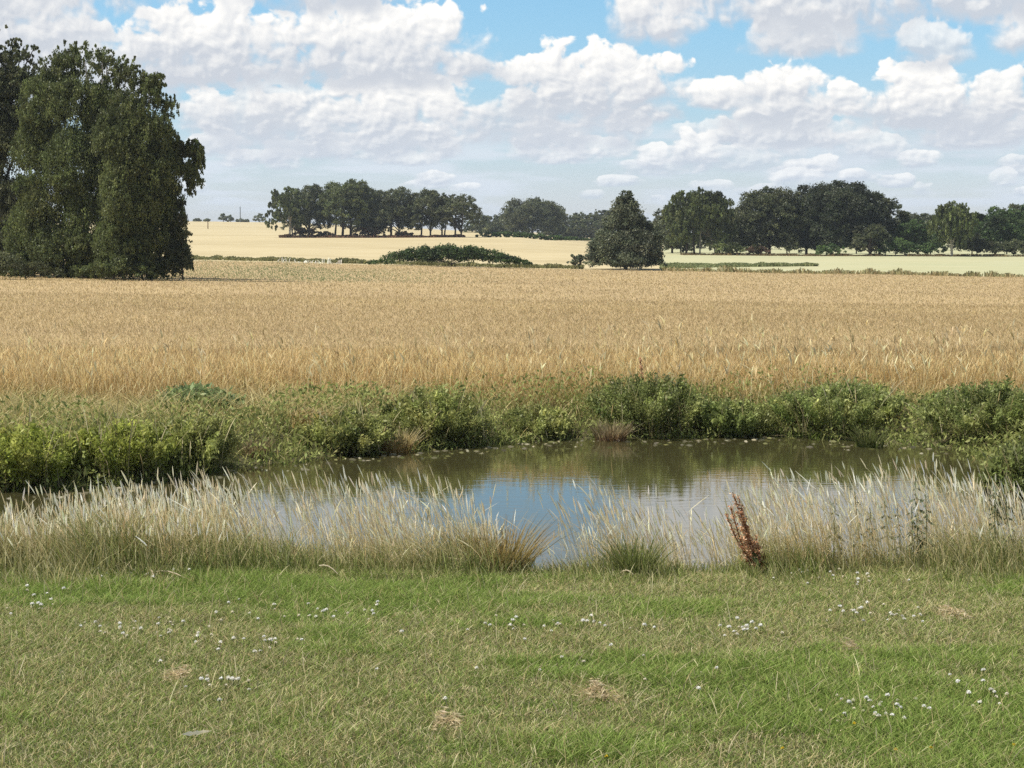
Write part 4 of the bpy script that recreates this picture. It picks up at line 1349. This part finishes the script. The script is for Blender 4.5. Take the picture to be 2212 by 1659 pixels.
for (px_, py_, hx, hy, cnt, lb) in patches:
    for k in range(cnt):
        xx = px_ + rng.normal(0, .55) * hx
        yy = py_ + rng.normal(0, .55) * hy
        yy = min(max(yy, 1225), 1650)
        Yd = EYE / tan_down(yy + 4)
        if Yd > 15.4:
            Yd = 15.4
        X0 = place_x(xx, Yd)
        k3 = int(rng.integers(0, 3))
        if first[k3]:
            o = clov[k3]
            first[k3] = False
        else:
            o = clov[k3].copy()
            COL.objects.link(o)
        o.location = (X0, Yd, gz(X0, Yd))
        o.rotation_euler = (rng.normal(0, .15), rng.normal(0, .15), rng.uniform(0, 6.28))
        s = rng.uniform(.7, 1.1)
        o.scale = (s, s, s)
        tag(o, lb, 'flower', lb.replace('flower', 'flowers', 1))

yel = flower_mesh('yellow_flower', (.75, .58, .04), .010, .05)
for i, (xx, yy) in enumerate([(1935, 1634), (2010, 1630), (1690, 1630), (1845, 1575), (2190, 1625), (1310, 1650)]):
    o = yel if i == 0 else yel.copy()
    if i:
        COL.objects.link(o)
    Yd = EYE / tan_down(yy + 5)
    o.location = (place_x(xx, Yd), Yd, gz(place_x(xx, Yd), Yd))
    o.rotation_euler = (0, 0, i * 1.1)
    tag(o, ['yellow flower, left one of the close pair at the bottom right', 'yellow flower, right one of the close pair at the bottom right', 'small yellow flower left of the close yellow pair', 'yellow flower below the dense clover patch',
            'yellow flower nearest the bottom right corner', 'yellow flower at the bottom edge left of all others'][i], 'flower', 'yellow flowers on the lawn')


def hay(label, x, y, wpx, slope):
    Yd = EYE / tan_down(y)
    X0 = place_x(x, Yd)
    z0 = gz(X0, Yd)
    g_ = Geo()
    m_ = int(420 * wpx / 60)
    hw_ = wpx * Yd / FPX
    tt = rng.uniform(-1, 1, m_)
    lump = .5 + .5 * np.sin(tt * 5 + x) * rng.uniform(.6, 1, m_)
    b = np.stack([tt * hw_ * .5 * 1.4, -tt * slope * hw_ + rng.normal(0, .09, m_), rng.uniform(.02, .065, m_) * (1 - .6 * np.abs(tt)) * (.5 + lump)], 1)
    a = rng.uniform(0, 6.28, m_)
    ax = np.stack([np.cos(a), np.sin(a) * .9, rng.normal(.05, .22, m_)], 1)
    g_.leaves(b, unit(ax), rng.uniform(.03, .085, m_), rng.uniform(.005, .010, m_), pick(m_, pal((.62, .51, .32), (.56, .45, .27), (.68, .58, .40), (.46, .36, .20))))
    tag(g_.build('dry_grass_clump', M_STRAW, loc=(X0, Yd, z0)), label, 'dry grass clump', 'clumps of dry cut grass on the lawn')


hay('longest orange-brown dry grass clump, lying on the right of the lawn', 1843, 1414, 70, .22)
hay('small dry grass clump farthest to the right, above the longest one', 2058, 1332, 40, .12)
hay('small dry grass clump on the left of the lawn', 382, 1466, 38, .0)
hay('dark-edged dry grass clump below the middle of the lawn', 1290, 1506, 68, .1)
hay('thin dry grass clump low on the lawn, left of the middle', 965, 1566, 42, -.1)

for i, (xa, ya, xb, yb, lb) in enumerate([(330, 1236, 400, 1262, 'pale dry stalk lying aslant among clover at the left lawn edge'), (322, 1232, 334, 1262, 'short pale stalk crossing the slanting one at the left lawn edge'),
                                       (690, 1222, 730, 1240, 'pale dry stalk fallen in the bank grass left of the gap'), (1340, 1238, 1368, 1246, 'pale bent stalk before the dark green tussock')]):
    Ya, Yb = EYE / tan_down(ya), EYE / tan_down(yb)
    Ya, Yb = min(Ya, 15.3), min(Yb, 15.2)
    pa = np.array([place_x(xa, Ya), Ya, z_at(ya, Ya)])
    pb = np.array([place_x(xb, Yb), Yb, max(z_at(yb, Yb), .05)])
    g_ = Geo()
    k = np.linspace(0, 1, 5)[:, None]
    g_.tube((pb - pa) * k + np.array([0, 0, .03]) * np.sin(k * 3.14), [.006, .006, .005, .005, .003], (.66, .58, .42), n=5)
    tag(g_.build('dry_stalk', M_STRAW, loc=tuple(pa)), lb, 'dry stalk', 'fallen dry stalks')

# pale withered leaf near the bottom
Yd = EYE / tan_down(1612)
g_ = Geo()
g_.leaves(np.array([[0, 0, .075], [.04, .01, .08], [-.04, 0, .07]]), unit(np.array([[1, .1, .05], [1, -.2, .1], [1, .3, 0]])), .085, .028, pal((.78, .74, .60), (.72, .66, .50), (.80, .76, .64)))
tag(g_.build('withered_leaf', M_STRAW, loc=(place_x(425, Yd), Yd, gz(place_x(425, Yd), Yd))), 'pale withered leaf lying on the lawn near the bottom left', 'leaf')

# ------------------------------------------------------------------ thin summer haze
def haze_box(x0, x1, y0, y1, z0, z1, dens):
    v = [(x, y, z) for x in (x0, x1) for y in (y0, y1) for z in (z0, z1)]
    f = [(0, 1, 3, 2), (4, 6, 7, 5), (0, 4, 5, 1), (2, 3, 7, 6), (0, 2, 6, 4), (1, 5, 7, 3)]
    m = bpy.data.materials.new('haze')
    m.use_nodes = True
    t_ = m.node_tree
    t_.nodes.clear()
    pv_ = node(t_, 'ShaderNodeVolumePrincipled')
    pv_.inputs['Color'].default_value = (.80, .90, 1.0, 1)
    pv_.inputs['Density'].default_value = dens
    pv_.inputs['Anisotropy'].default_value = .2
    o_ = node(t_, 'ShaderNodeOutputMaterial')
    t_.links.new(pv_.outputs[0], o_.inputs['Volume'])
    tag(mesh_obj('haze', np.array(v), quads=f, mat=m), kind='stuff', label='thin summer haze over the fields')


haze_box(-4700, 4700, -20, 4060, -30, 32, .00015)
